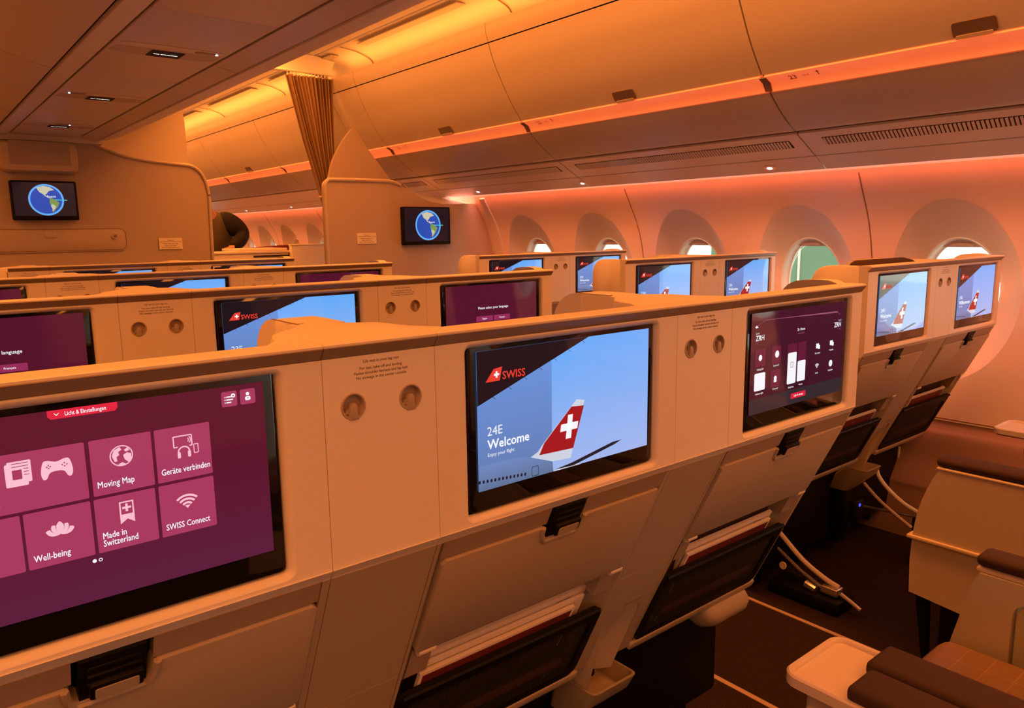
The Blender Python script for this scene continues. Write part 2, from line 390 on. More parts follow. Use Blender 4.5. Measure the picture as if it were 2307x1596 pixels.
# window walls ------------------------------------------------------------
WC0 = 0.552; WP = 0.70
def wall_side(sgn):
    root = struct('wall_right' if sgn > 0 else 'wall_left')
    ks = range(-5, 16)
    def bay(k):
        b = B(); yc = WC0 + WP*k; hy = WP/2 + 0.0005; zb, zt = 0.50, 1.60; zc = 1.065
        N = 64; loops = []
        def pt(y, z, d): return (sgn*(wx(z) + d), y, z)
        ia, ib, oa, ob = 0.165, 0.226, 0.268, 0.390
        def outer(t):
            c, s_ = cos(t), sin(t)
            q = min(hy/abs(c) if abs(c) > 1e-6 else 9, ((zt-zc) if s_ > 0 else (zc-zb))/abs(s_) if abs(s_) > 1e-6 else 9)
            return (q*c, q*s_)
        ts = sorted([2*pi*i/N for i in range(N)] + [math.atan2(zt-zc, hy), pi-math.atan2(zt-zc, hy), pi+math.atan2(zc-zb, hy), 2*pi-math.atan2(zc-zb, hy)])
        for q in (0, .1, .25, .4, .55, .7, .85, .96, 1.0):
            dep = 0.075*(1-q**1.7)
            loops.append([pt(yc + (ia+(oa-ia)*q)*cos(t), zc + (ib+(ob-ib)*q)*sin(t), dep) for t in ts])
        for q in (.03, .33, .66, 1.0):
            L = []
            for t in ts:
                ox, oz = outer(t); L.append(pt(yc + oa*cos(t)*(1-q) + ox*q, zc + ob*sin(t)*(1-q) + oz*q, 0))
            loops.append(L)
        if sgn < 0: loops = [l[::-1] for l in loops]
        b.loft(loops[::-1], M['wall'], True)
        return b
    for k in ks:
        obj('window_panel', bay(k), root)
    b = B()
    TOP = [(x, z) for x, z in WALLP if z > 1.6] + [(wx(1.6), 1.6)]
    ext(b, TOP, Y0, Y1, 0.01, M['wall'], sgn)
    obj('wall_top', b, root)
    b = B()
    for j in range(-4, 9):
        ys = WC0 + WP*(0.5 + 2*j)
        P = [(wx(z)-0.0015, z) for z in [1.655-0.04*i for i in range(30)]]
        ext(b, P, ys-0.0025, ys+0.0025, 0.002, M['gap'], sgn)
    obj('panel_joint', b, root)
    b = B()
    ext(b, smooth_poly([(2.74, 0.51), (2.742, 0.485), (2.725, 0.462), (2.70, 0.44), (2.665, 0.33), (2.60, 0.235), (2.592, 0.20), (2.56, 0.06), (2.55, 0.0)], 4), Y0, Y1, 0.02, M['dado'], sgn)
    obj('dado_panel', b, root)
    return root
wr = wall_side(1); wl = wall_side(-1)
b = B(); b.box(2.655, 2.668, 0.66, 0.745, 0.295, 0.365, M['pax_panel'], 0.002); obj('placard', b, wr, label='small cream placard')

def window(k, n, sgn=1):
    yc = WC0 + WP*k; zc = 1.065
    r = struct('window_%d' % n, None, (0, yc, 0))
    X0 = wx(zc) + 0.075
    def E(a, bb, d, N=48): return [(sgn*(wx(zc + bb*sin(2*pi*i/N)) + 0.075 + d), a*cos(2*pi*i/N), zc + bb*sin(2*pi*i/N)) for i in range(N)]
    bd = B(); L = [E(0.1675, 0.2285, -0.002), E(0.165, 0.226, -0.004), E(0.161, 0.222, 0.004), E(0.159, 0.220, 0.02), E(0.153, 0.214, 0.042), E(0.149, 0.210, 0.045), E(0.149, 0.210, 0.058)]
    if sgn < 0: L = [l[::-1] for l in L]
    bd.loft(L[::-1], M['reveal'], True); obj('window_reveal', bd, r)
    # pane
    N = 48; bd = B()
    ring = lambda x: [(sgn*x, 0.152*cos(2*pi*i/N), zc + 0.213*sin(2*pi*i/N)) for i in range(N)]
    bd.loft([ring(X0+0.056), ring(X0+0.060)], M['pane'], True, True, True); obj('pane', bd, r)
    # shade, a short drop at the top
    drop = 0.40 if k == 10 else 0.030
    if sgn < 0: drop = 0.44  # left shades, out of view, drawn down to keep daylight off the seats
    bd = B(); zt = zc + 0.216; z0 = zt - drop; P = []
    for i in range(25):
        t = -1 + 2*i/24; P.append(t)
    top = []; bot = []
    pts = []
    for i in range(33):
        y = -0.155 + 0.31*i/32; h = 0.216*math.sqrt(max(0, 1-(y/0.155)**2))
        za = zc + h; zb_ = max(z0, zc - h)
        if za > z0: pts.append((y, za, zb_))
    if len(pts) > 2:
        poly = [(p[0], p[1]) for p in pts] + [(p[0], p[2]) for p in pts[::-1]]
        bd.prism(poly, lambda u, v, d: (sgn*(wx(v) + 0.105 - d), u, v), -0.003, 0.0, M['shade'])
        sh = obj('window_shade', bd, r)
        hb = B(); hb.tube([(sgn*(wx(z0)+0.098), -0.045+0.09*i/8, z0+0.010+0.004*sin(pi*i/8)) for i in range(9)], 0.007, M['shade'], 8); obj('shade_handle', hb, sh)
    return r
def pane_mat():
    m = bpy.data.materials.new('acrylic_pane'); m.use_nodes = True; nt = m.node_tree; nt.nodes.remove(nt.nodes['Principled BSDF'])
    t = nt.nodes.new('ShaderNodeBsdfTransparent'); t.inputs[0].default_value = (0.96, 0.97, 0.94, 1)
    g = nt.nodes.new('ShaderNodeBsdfGlossy'); g.inputs['Roughness'].default_value = 0.03
    fr = nt.nodes.new('ShaderNodeFresnel'); fr.inputs[0].default_value = 1.3; mx = nt.nodes.new('ShaderNodeMixShader')
    nt.links.new(fr.outputs[0], mx.inputs[0]); nt.links.new(t.outputs[0], mx.inputs[1]); nt.links.new(g.outputs[0], mx.inputs[2])
    nt.links.new(mx.outputs[0], nt.nodes['Material Output'].inputs[0]); return m
M['pane'] = pane_mat()
n = 1
for k in range(-5, 16): window(k, n, 1); n += 1
for k in range(-5, 16): window(k, n, -1); n += 1
b = B(); b.box(-60, 60, -60, 60, -3.2, -3.0, M['apron']); tag(obj('airport_apron', b), 'pale concrete apron outside the cabin windows', 'ground')
b = B(); b.box(12, 13, 5.9, 8.55, -3, 6, M['green']); b.box(11.98, 12, 6.6, 6.64, -3, 6, M['bin']); b.box(11.98, 12, 7.6, 7.64, -3, 6, M['bin'])
tag(obj('hangar_building', b), 'green clad building seen through the fourth and third windows', 'building')

# ------------------------------------------------------------------ overhead bins
BIN = [(1.79, 2.43), (1.795, 2.38), (1.81, 2.337)]
DOORP = smooth_poly([(1.8105, 2.331), (1.833, 2.27), (1.861, 2.209), (1.943, 2.067), (2.03, 1.952)], 5)
LOWP = smooth_poly([(2.096, 1.890), (2.13, 1.860), (2.19, 1.814), (2.25, 1.777), (2.285, 1.757), (2.305, 1.755), (2.32, 1.775)], 4)
def overhead_bin(y0, y1, sgn, label, handle=True, row=None, cat='overhead bin', group=None):
    g = 0.004
    t = thing('overhead_bin', label, cat, (0, y0, 0), group); L = y1-y0
    b = B(); ext(b, smooth_poly(BIN, 3), g*0.5, L-g*0.5, 0.02, M['bin'], sgn); obj('fascia', b, t)
    b = B(); ext(b, DOORP, g, L-g, 0.025, M['bin'], sgn); d = obj('door', b, t)
    b = B(); ext(b, [(2.030, 1.944), (2.072, 1.925), (2.090, 1.893)][::1], g*2.5, L-g*2.5, 0.02, M['strip'], sgn); st = obj('light_strip', b, t)
    b = B(); ext(b, LOWP, g, L-g, 0.02, M['bin'], sgn); obj('lower_shell', b, t)
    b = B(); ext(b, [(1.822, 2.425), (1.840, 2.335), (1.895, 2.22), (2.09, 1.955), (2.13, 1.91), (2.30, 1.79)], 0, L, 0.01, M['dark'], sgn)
    for yy in (0.0,):
        ext(b, [(2.036, 1.940), (2.065, 1.925), (2.086, 1.895)], -0.016, 0.016, 0.006, M['gap'], sgn)
    obj('frame', b, t)
    if handle:
        yh = L*0.480; b = B()
        hf = lambda u, v, dd: (sgn*(1.958 + (v)*0.60 - dd*0.8), yh+u, 2.044 - v*0.80 - dd*0.6)
        b.prism(rr(-0.066, 0.066, 0.062, 0.112, 0.010), hf, -0.004, 0.0025, M['latchmetal'])
        b.prism(rr(-0.052, 0.058, 0.106, 0.118, 0.004), hf, -0.004, 0.006, M['trim'])
        obj('latch_handle', b, d, label='dark recessed push latch')
    if row:
        f = lambda u, v, dd: (sgn*(2.036 + 0.052*(1-v) ) - dd*0.5*sgn, L-u, 1.944 - 0.046*(1-v) - 0*u - dd*0.7)
        b = B(); F = lambda u, v, dd: (2.072 - 0.038*v*1.0 - dd*0.45, u, 1.923 + 0.018*v - dd*0.9)
        G = lambda u, v, dd: F(L-0.105-u, v/0.038, dd)
        b.text(row, 0, 0.004, 0.034, G, 0.0012, M['rail_ink'], bold=0.02)
        b.text('H K', 0.060, 0.010, 0.016, G, 0.0012, M['rail_ink']); b.poly([(0.120, 0.006), (0.124, 0.006), (0.124, 0.022), (0.129, 0.022), (0.122, 0.031), (0.115, 0.022), (0.120, 0.022)], G, 0.0012, M['rail_ink'])
        obj('row_number', b, st, label='row number %s in dark print' % row)
    return t
edges = [-3.50, -1.98, -0.474, 1.029, 2.539, 4.021, 4.42]
names = [None, None, 'nearest overhead bin with the large latch, row 23 printed on its lit rail',
         'second overhead bin ahead, latch above the row 22 marking, above the middle window seats',
         'third overhead bin ahead, small dark latch, nearest full bin to the curtain', 'short blank bin end panel between the third bin and the curtain']
for i in range(6):
    lab = names[i] or ('overhead bin over the window seats, %s behind the camera' % ('second' if i == 0 else 'first'))
    overhead_bin(edges[i], edges[i+1], 1, lab, handle=(i != 5), row={2: '23', 3: '22', 4: '21'}.get(i), group='overhead bins above the right window seats')
bl = ['first overhead bin seen beyond the curtain, beside the curtain edge', 'second overhead bin beyond the curtain, above the business windows',
      'third overhead bin beyond the curtain, small latch above its lit rail', 'fourth overhead bin beyond the curtain, next to the dividing panel', 'farthest overhead bin beyond the curtain, behind the bulkhead edge']
for i in range(5):
    overhead_bin(4.42+1.505*i, 4.42+1.505*(i+1), 1, bl[i], group='overhead bins beyond the curtain')
b = B()
for s in (-1,):
    ext(b, smooth_poly(BIN, 2) + DOORP + LOWP, Y0, Y1, 0.02, M['bin'], s)
obj('bin_row', b, wl)

# service panels below the bins ---------------------------------------------
def psu(y0, y1, sgn, label, lamp_y=(), grille=True):
    t = thing('service_panel', label, 'service panel', (0, y0, 0), 'service panels under the right bins'); L = y1-y0
    b = B(); ext(b, smooth_poly([(2.312, 1.742), (2.35, 1.7225), (2.405, 1.693), (2.468, 1.661)], 2), 0.004, L-0.004, 0.012, M['psu'], sgn); obj('inner_panel', b, t)
    b = B(); ext(b, smooth_poly([(2.472, 1.657), (2.52, 1.633), (2.55, 1.616), (2.568, 1.607), (2.572, 1.612)], 3), 0.002, L-0.002, 0.006, M['psu'], sgn); obj('outer_panel', b, t)
    b = B(); ext(b, [(2.30, 1.765), (2.47, 1.678), (2.56, 1.640)], 0, L, 0.004, M['gap'], sgn); obj('backing', b, t)
    if grille:
        b = B(); F = lambda u, v, dd: (sgn*(2.35 + v*0.882 - dd*0.47), u, 1.7225 - v*0.471 - dd*0.882)
        b.prism(rr(0.06, L-0.09, 0.0, 0.058, 0.003), F, -0.006, 0.0006, M['dark']); obj('grille_recess', b, t)
        b = B(); y = 0.066
        while y < L-0.10:
            b.add([F(y, 0.002, 0.0008), F(y+0.009, 0.002, 0.0035), F(y+0.014, 0.056, 0.0035), F(y+0.005, 0.056, 0.0008)], [[0, 1, 2, 3]], M['psu']); y += 0.0155
        g = obj('grille_slat', b, t, kind='stuff')
    for ly in lamp_y:
        b = B(); F = lambda u, v, dd: (sgn*(2.51 + v*0.91 - dd*0.42), ly-y0+u, 1.6375 - v*0.41 - dd*0.91)
        b.prism(circ(0, 0.022, 0.034, 20, 0.022), F, -0.002, 0.003, M['chrome']); rl = obj('reading_light', b, t)
        b = B(); b.prism(circ(0.002, 0.022, 0.015, 16, 0.011), F, 0.0, 0.0045, M['lamp']); obj('lens', b, rl, label='lit white lens')
    return t
pe = [-3.50, -1.98, -0.474, 1.029, 2.539, 4.021, 5.92, 7.43, 8.93, 10.44, 11.94]
pl = ['service panel over the window seats, two behind the camera', 'service panel over the window seats, just behind the camera',
      'nearest service panel with open black ribbed vent, at the right frame edge', 'service panel with ribbed vent and bright reading light, over the third window',
      'service panel over the two small far windows, before the bulkhead', 'first service panel beyond the bulkhead', 'second service panel beyond the bulkhead',
      'third service panel beyond the bulkhead', 'fourth service panel beyond the bulkhead', 'fifth service panel, farthest beyond the bulkhead']
lam = {3: [1.26], 4: [2.59, 3.62], 5: [4.6], 6: [6.9], 7: [8.2]}
lam = {3: [1.29], 4: [2.56, 3.62], 6: [6.9], 7: [8.2]}
for i in range(10): psu(pe[i], pe[i+1], 1, pl[i], lam.get(i, ()), grille=i < 6)
b = B(); ext(b, [(2.312, 1.742), (2.468, 1.661), (2.600, 1.603)], Y0, Y1, 0.012, M['psu'], -1); obj('service_panel_row', b, wl)

# centre bins and centre service channel ------------------------------------
CB = smooth_poly([(0.272, 1.913), (0.40, 1.950), (0.60, 2.055), (0.78, 2.165), (0.90, 2.29), (0.955, 2.40), (0.965, 2.47)], 5)
CE = 4.405
lab = {1: 'right centre overhead bin nearest the camera, smooth brown underside beside the lit ceiling', -1: 'left centre overhead bin, broad smooth brown underside at top left'}
for s in (1, -1):
    segs = [(-3.9, -2.2), (-2.2, -0.7), (-0.7, 0.80), (0.80, 2.25), (2.25, 3.35), (3.35, CE)] if s < 0 else [(-3.9, CE)]
    t = thing('centre_bin', lab[s], 'overhead bin', (0, 0, 0))
    for (a, c) in segs:
        b = B(); ext(b, CB, a+0.003, c-0.003, 0.02, M['cbin'], s); obj('door', b, t)
    b = B(); ext(b, [(0.285, 1.935), (0.60, 2.085), (0.88, 2.31), (0.935, 2.46)], -3.9, CE, 0.01, M['dark'], s)
    b.prism([(s*x, z) for x, z in CB] + [(s*0.272, 2.46)], XZ(CE), -0.01, 0.0, M['cbin'])
    b.box(min(s*0.02, s*0.96), max(s*0.02, s*0.96), -3.9, CE, 2.455, 2.47, M['cbin']); obj('carcass', b, t)
    t2 = thing('channel_rail', 'rail strip along the %s edge of the ceiling service channel' % ('right' if s > 0 else 'left'), 'trim rail', (0, 0, 0))
    for (a, c) in [(-3.9, -1.2), (-1.2, 0.35), (0.35, 1.98), (1.98, 3.25), (3.25, CE)]:
        b = B(); ext(b, [(0.180, 1.930), (0.215, 1.922), (0.256, 1.913)], a+0.0015, c-0.0015, 0.012, M['cbin'], s); obj('rail_segment', b, t2)
b = B(); b.box(-0.28, 0.28, -3.9, CE, 1.945, 1.955, M['dark']); ch = struct('trim_2', b)
cs = [(-0.65, 0.37), (0.37, 1.385), (1.385, 2.37), (2.37, 3.365), (3.365, CE)]
cl = ['ceiling service channel panel two behind the first sign', 'ceiling service channel panel without a sign, at the top of the frame',
      'ceiling service channel panel with the nearest navy seat belt sign', 'ceiling service channel panel with the middle navy seat belt sign', 'ceiling service channel panel with the farthest navy seat belt sign, by the bulkhead']
for i, (a, c) in enumerate(cs):
    t = thing('ceiling_service_panel', cl[i], 'service panel', (0, a, 0), 'panels of the ceiling service channel')
    b = B(); b.box(-0.170, 0.170, 0.002, c-a-0.002, 1.930, 1.942, M['cbin'], 0.003, 2); obj('panel', b, t)
    if i < 1: continue
    ys = {1: 0.90, 2: 1.903, 3: 2.903, 4: 3.932}[i] - a
    F = lambda u, v, dd: (u, v, 1.930-dd)
    b = B(); b.prism(rr(-0.050, 0.050, ys-0.043, ys+0.043, 0.004), F, -0.003, 0.002, M['signblue']); sg = obj('seat_belt_sign', b, t, label='navy sign with small white lettering')
    b = B()
    FT = lambda u, v, dd: (u, v, 1.930-dd)
    b.text('NO SMOKING', 0.0, ys-0.004, 0.0115, lambda u, v, dd: (u, 2*ys-v, 1.930-dd), 0.0026, M['signtext'], 'CENTER', 0.03); obj('sign_text', b, sg)
    b = B(); yc = ys - 0.15
    arc = []
    for k in range(25): u = -0.150+0.30*k/24; arc.append((u, ys-0.062-0.028*((u)/0.15)**2))
    for k in range(24, -1, -1): u = -0.150+0.30*k/24; arc.append((u, ys-0.115-0.01*cos(pi*u/0.3)+0.002))
    b.prism(arc, F, -0.004, 0.0012, M['psu']); b.prism([(x, y) for x, y in arc], F, -0.004, 0.0006, M['gap']); obj('lamp_recess', b, t)
    b = B(); lx = {2: 0.118, 3: -0.125, 4: 0.02, 1: 0.1}[i]
    b.prism(rr(lx-0.05 if lx > 0 else lx, lx+0.012 if lx > 0 else lx+0.055, ys-0.10, ys-0.075, 0.010), F, 0, 0.0025, M['latchmetal']); b.prism(circ(lx+(0.016 if lx > 0 else -0.004), ys-0.088, 0.0045), F, 0, 0.004, M['lamp']); obj('reading_light', b, t)
    b = B(); b.prism([(-0.155, ys-0.055), (0.155, ys-0.055), (0.165, ys+0.02), (0.12, ys+0.045), (-0.12, ys+0.045), (-0.165, ys+0.02)], F, -0.003, 0.0003, M['trim']); obj('shallow_recess', b, t)

# ------------------------------------------------------------------ bulkheads
def bulkhead_monitor(parent_label, cx, y, cz, w_, h_, tilt=0.0):
    t = thing('wall_monitor', parent_label, 'monitor', (cx, y, cz))
    F = XZ(0)
    b = B(); b.prism(rr(-w_/2, w_/2, -h_/2, h_/2, 0.008), F, 0.0, 0.035, M['black'], bev=0.004); obj('casing', b, t)
    b = B(); b.prism(rr(-w_/2+0.012, w_/2-0.012, -h_/2+0.024, h_/2-0.010, 0.002), F, 0.034, 0.0355, D['space'])
    R = h_*0.40; ox = 0.006; oz = 0.004
    b.poly(circ(ox, oz, R, 48), F, 0.0358, D['ring']); b.poly(circ(ox, oz, R*0.89, 48), F, 0.0361, D['ocean'])
    NA = [(-.55, .86), (-.1, .98), (.3, .9), (.55, .70), (.2, .62), (.12, .5), (.05, .42), (-.05, .36), (.1, .22), (.28, .12), (.22, .1), (-.05, .25), (-.2, .42), (-.35, .5), (-.45, .65)]
    SA = [(.22, .10), (.45, .08), (.66, -.05), (.80, -.22), (.68, -.50), (.52, -.68), (.40, -.85), (.30, -.86), (.34, -.62), (.30, -.40), (.18, -.22)]
    b.poly([(ox+x*R*0.9, oz+z*R*0.9) for x, z in NA], F, 0.0364, D['land2']); b.poly([(ox+x*R*0.9, oz+z*R*0.9) for x, z in SA], F, 0.0364, D['land'])
    b.poly([(ox+(x*0.5+.16)*R*0.9, oz+(z*0.5-.36)*R*0.9) for x, z in SA], F, 0.0366, D['land2'])
    b.poly([(ox+R*0.5, oz-0.002), (ox+R*1.18, oz-0.004), (ox+R*1.18, oz+0.002), (ox+R*0.5, oz+0.003)], F, 0.0368, D['cyan'])
    b.text('Bogotá', ox+R*0.30, oz+R*0.16, 0.016, F, 0.0370, D['white'], 'CENTER', 0.02)
    obj('screen', b, t); return t
# left bulkhead / monument behind the centre rows
def left_bulk():
    t = struct('wall_front', None, (0, 4.46, 0))
    top = smooth_poly([(-0.40, 1.925), (0.20, 1.925), (0.255, 1.905), (0.33, 1.872), (0.45, 1.835), (0.60, 1.815), (0.76, 1.803), (0.82, 1.795), (0.87, 1.76), (0.905, 1.69), (0.918, 1.60)], 4)
    P = [(-1.6, 0.0), (0.905, 0.0), (0.906, 1.2)][::1]
    poly = [(-1.6, 0.0), (0.905, 0.0), (0.908, 1.15)] + top[::-1] + [(-1.6, 1.925)]
    b = B(); b.prism(poly, XZ(0), -0.05, 0.0, M['bulk']); obj('panel', b, t)
    b = B(); b.tube([(x, -0.004, z) for x, z in [(0.906, 1.0), (0.910, 1.2)] + top[::-1][:-2]], 0.011, M['trim'], 8); obj('edge_trim', b, t)
    b = B(); b.prism([(-1.6, 1.90), (0.30, 1.90), (0.24, 1.935), (0.05, 1.955), (-1.6, 1.955)], XZ(0), -0.05, 0.05, M['cbin']); obj('header', b, t)
    return t
lb = left_bulk()
t = thing('bassinet_shelf', 'long rounded fold-down flap set in the left bulkhead below its monitor', 'shelf', (0, 4.455, 0))
P = rr(-0.75, 0.392, 1.262, 1.402, 0.04)
b = B(); b.prism(P, XZ(0), 0.0, 0.004, M['bulk'], holes=[inset(P, 0.004)]); b.prism(inset(P, 0.007), XZ(0), 0.0, 0.004, M['bulk'], bev=0.002); obj('flap', b, t)
b = B(); b.prism(inset(P, 0.0015), XZ(0), 0, 0.0008, M['gap']); obj('joint', b, t)
b = B(); b.prism(rr(-0.052, 0.012, 1.345, 1.378, 0.012), XZ(0), 0.003, 0.008, M['trim'], bev=0.002); b.prism(circ(-0.02, 1.368, 0.012), XZ(0), 0.003, 0.012, M['trim']); obj('latch', b, t)
b = B(); b.prism(circ(0.325, 1.352, 0.019), XZ(0), 0.003, 0.010, M['trim']); b.prism(circ(0.325, 1.352, 0.010), XZ(0), 0.009, 0.013, M['latchmetal']); obj('knob', b, t)
def placard(x0, x1, z0, z1, y, label):
    t = thing('placard', label, 'placard', ((x0+x1)/2, y, z0)); w_ = (x1-x0)/2; h = z1-z0
    b = B(); b.prism(rr(-w_, w_, 0, h, 0.003), XZ(0), 0, 0.002, M['pax_panel']); obj('plate', b, t)
    b = B(); b.poly([(-w_+0.004, h*0.66), (w_-0.004, h*0.66), (w_-0.004, h*0.69), (-w_+0.004, h*0.69)], XZ(0), 0.0025, M['gap'])
    for i, s_ in enumerate(('Please keep this area', 'clear at all times.', 'Do not place items here')): b.text(s_, 0, h*0.45-i*0.012, 0.011, XZ(0), 0.0025, M['ink'], 'CENTER', 0.01)
    b.text('Notice', 0, h*0.75, 0.014, XZ(0), 0.0025, M['gap'], 'CENTER', 0.01)
    obj('print', b, t)
placard(0.578, 0.722, 1.262, 1.334, 4.455, 'small cream placard low on the left bulkhead, right of the fold-down flap')
bulkhead_monitor('black wall monitor with blue globe map on the left bulkhead', -0.035, 4.44, 1.562, 0.335, 0.225)
t = thing('bulkhead_pod', 'protruding rounded beige cover at the top of the left bulkhead above its monitor', 'cover', (0, 4.455, 0))
b = B(); F = XZ(0)
P = rr(-0.235, 0.155, 1.72, 1.895, 0.035); P2 = rr(-0.215, 0.140, 1.745, 1.90, 0.03)
b.loft([[F(u, v, 0) for u, v in P], [F(u, v, 0.05) for u, v in P], [F(u, v, 0.07) for u, v in inset(P, 0.012)]], M['armpanel'], True, False, True); obj('shell', b, t)
b = B(); b.prism(rr(-0.19, 0.115, 1.762, 1.895, 0.012), F, 0.069, 0.0715, M['bulk']); obj('face', b, t)
# upper divider panel behind the bulkhead, hugging the centre bin
b = B(); b.prism([(0.20, 1.6), (0.86, 1.6), (0.862, 1.85), (0.858, 2.10), (0.845, 2.22), (0.80, 2.20), (0.60, 2.09), (0.40, 1.98), (0.24, 1.945), (0.2, 1.945)], XZ(4.66), -0.04, 0.0, M['armpanel']); obj('upper_divider', b, None).parent = lb; bpy.data.objects['upper_divider'].location = (0, -4.46, 0)
# right bulkhead
def right_bulk():
    t = struct('wall_partition', None, (0, 3.80, 0))
    top = smooth_poly([(1.437, 1.60), (1.440, 1.66), (1.46, 1.686), (1.50, 1.692), (1.80, 1.694), (1.93, 1.690), (2.02, 1.658), (2.13, 1.60), (2.25, 1.560), (2.38, 1.545), (2.57, 1.552), (2.69, 1.545)], 4)
    poly = [(1.425, 0.0), (2.74, 0.0), (2.80, 0.6), (2.84, 1.05), (2.80, 1.3), (2.72, 1.5)] + top[::-1]
    b = B(); b.prism(poly, XZ(0), -0.05, 0.0, M['bulk']); obj('panel', b, t)
    b = B(); b.tube([(1.428, 0.0, 1.0), (1.433, 0, 1.3)] [:0] + [(1.430, -0.002, 0.9), (1.434, -0.002, 1.3)] + [(x, -0.002, z) for x, z in top[:24]], 0.013, M['trim'], 8); obj('edge_trim', b, t)
    # sill that bridges back to the bin underside
    tp = top[26:]
    lo = [(x, 0.0, z) for x, z in tp]; n_ = len(tp)
    hi = []
    for i, (x, z) in enumerate(tp):
        q = i/(n_-1); hi.append((x + 0.08*(1-q) - 0.02*q, 0.30, z + 0.085*(1-q)**1 + 0.03))
    b = B(); b.loft([lo, hi], M['psu'], False); obj('sill', b, t); return t
rb_ = right_bulk()
b = B(); P = smooth_poly([(1.64, 1.66), (1.668, 1.75), (1.70, 1.85), (1.76, 1.955), (1.82, 2.035), (1.873, 2.082), (1.90, 2.05), (1.955, 1.975), (2.05, 1.86), (2.16, 1.73), (2.19, 1.66)], 3)
b.prism(P, XZ(4.20), -0.03, 0, M['bulk']); f_ = obj('curved_fin', b, rb_); f_.location = (0, -3.80, 0)
bulkhead_monitor('black wall monitor with blue globe map on the right bulkhead beside the windows', 2.178, 3.79, 1.392, 0.39, 0.262)
placard(1.648, 1.792, 1.277, 1.349, 3.797, 'small cream placard on the right bulkhead, left of its monitor')
b = B(); ext(b, [(wx(z)-0.012, z) for z in [1.58-0.05*i for i in range(22)]], 3.66, 3.72, 0.015, M['psu']); struct('trim_3', b)

# curtain --------------------------------------------------------------------
def curtain():
    t = thing('curtain', 'pleated brown dividing curtain gathered to the right bulkhead', 'curtain', (0, 4.33, 0))
    b = B(); NZ, NX = 40, 150; loops = []
    for i in range(NZ+1):
        q = i/NZ; z = 2.425 - q*1.45
        for_l = [(2.425, 1.452, 1.785), (2.20, 1.506, 1.778), (2.0, 1.553, 1.772), (1.83, 1.602, 1.768), (1.65, 1.650, 1.764), (1.46, 1.705, 1.762), (1.30, 1.725, 1.775), (1.1, 1.72, 1.79), (0.9, 1.715, 1.80)]
        for (za, la, ra), (zb, lb_, rb) in zip(for_l, for_l[1:]):
            if zb <= z <= za: k = (za-z)/(za-zb); l = la+(lb_-la)*k; r = ra+(rb-ra)*k
        row = []
        for j in range(NX+1):
            u = j/NX; ph = 2*pi*13*u + 0.9*sin(5*u+q*2.0) + 0.5*sin(17*u)
            amp = (0.022 + 0.012*sin(9*u+1))*(1-0.3*q)
            row.append((l+(r-l)*u + 0.004*sin(ph*0.5+q*3), amp*sin(ph) + 0.01*sin(3*pi*u+q*4), z))
        loops.append(row)
    b.loft(loops, M['curtain'], False)
    loops2 = [[(x, y+0.003, z) for x, y, z in r[::-1]] for r in loops]; b.loft(loops2, M['curtain'], False)
    obj('drape', b, t)
    b = B(); b.box(1.655, 1.71, -0.05, 0.04, 1.60, 1.615, M['trim'], 0.003); obj('tie_strap', b, t)
    # header rail and hooks
    return t
curtain()
t = thing('curtain_rail', 'curved glowing ceiling rail that carries the dividing curtain', 'rail', (0, 4.33, 0))
b = B(); b.tube([(0.95+0.85*i/10, 0, 2.452 - 0.0*i) for i in range(11)], 0.009, M['ceil'], 8); obj('rail', b, t)
for i in range(14):
    b = B(); x = 1.46+0.325*i/13; b.tube([(x, 0, 2.445), (x, 0.0, 2.418)], 0.0035, M['reveal'], 6); obj('hook', b, t)
b = B(); b.prism(smooth_poly([(1.78, 2.44), (1.70, 2.455), (1.5, 2.465), (1.2, 2.44), (0.97, 2.40)], 3) + [(0.97, 2.595), (1.70, 2.575), (1.83, 2.55)], XZ(4.36), -0.06, 0.0, M['ceil']); struct('trim_4', b)

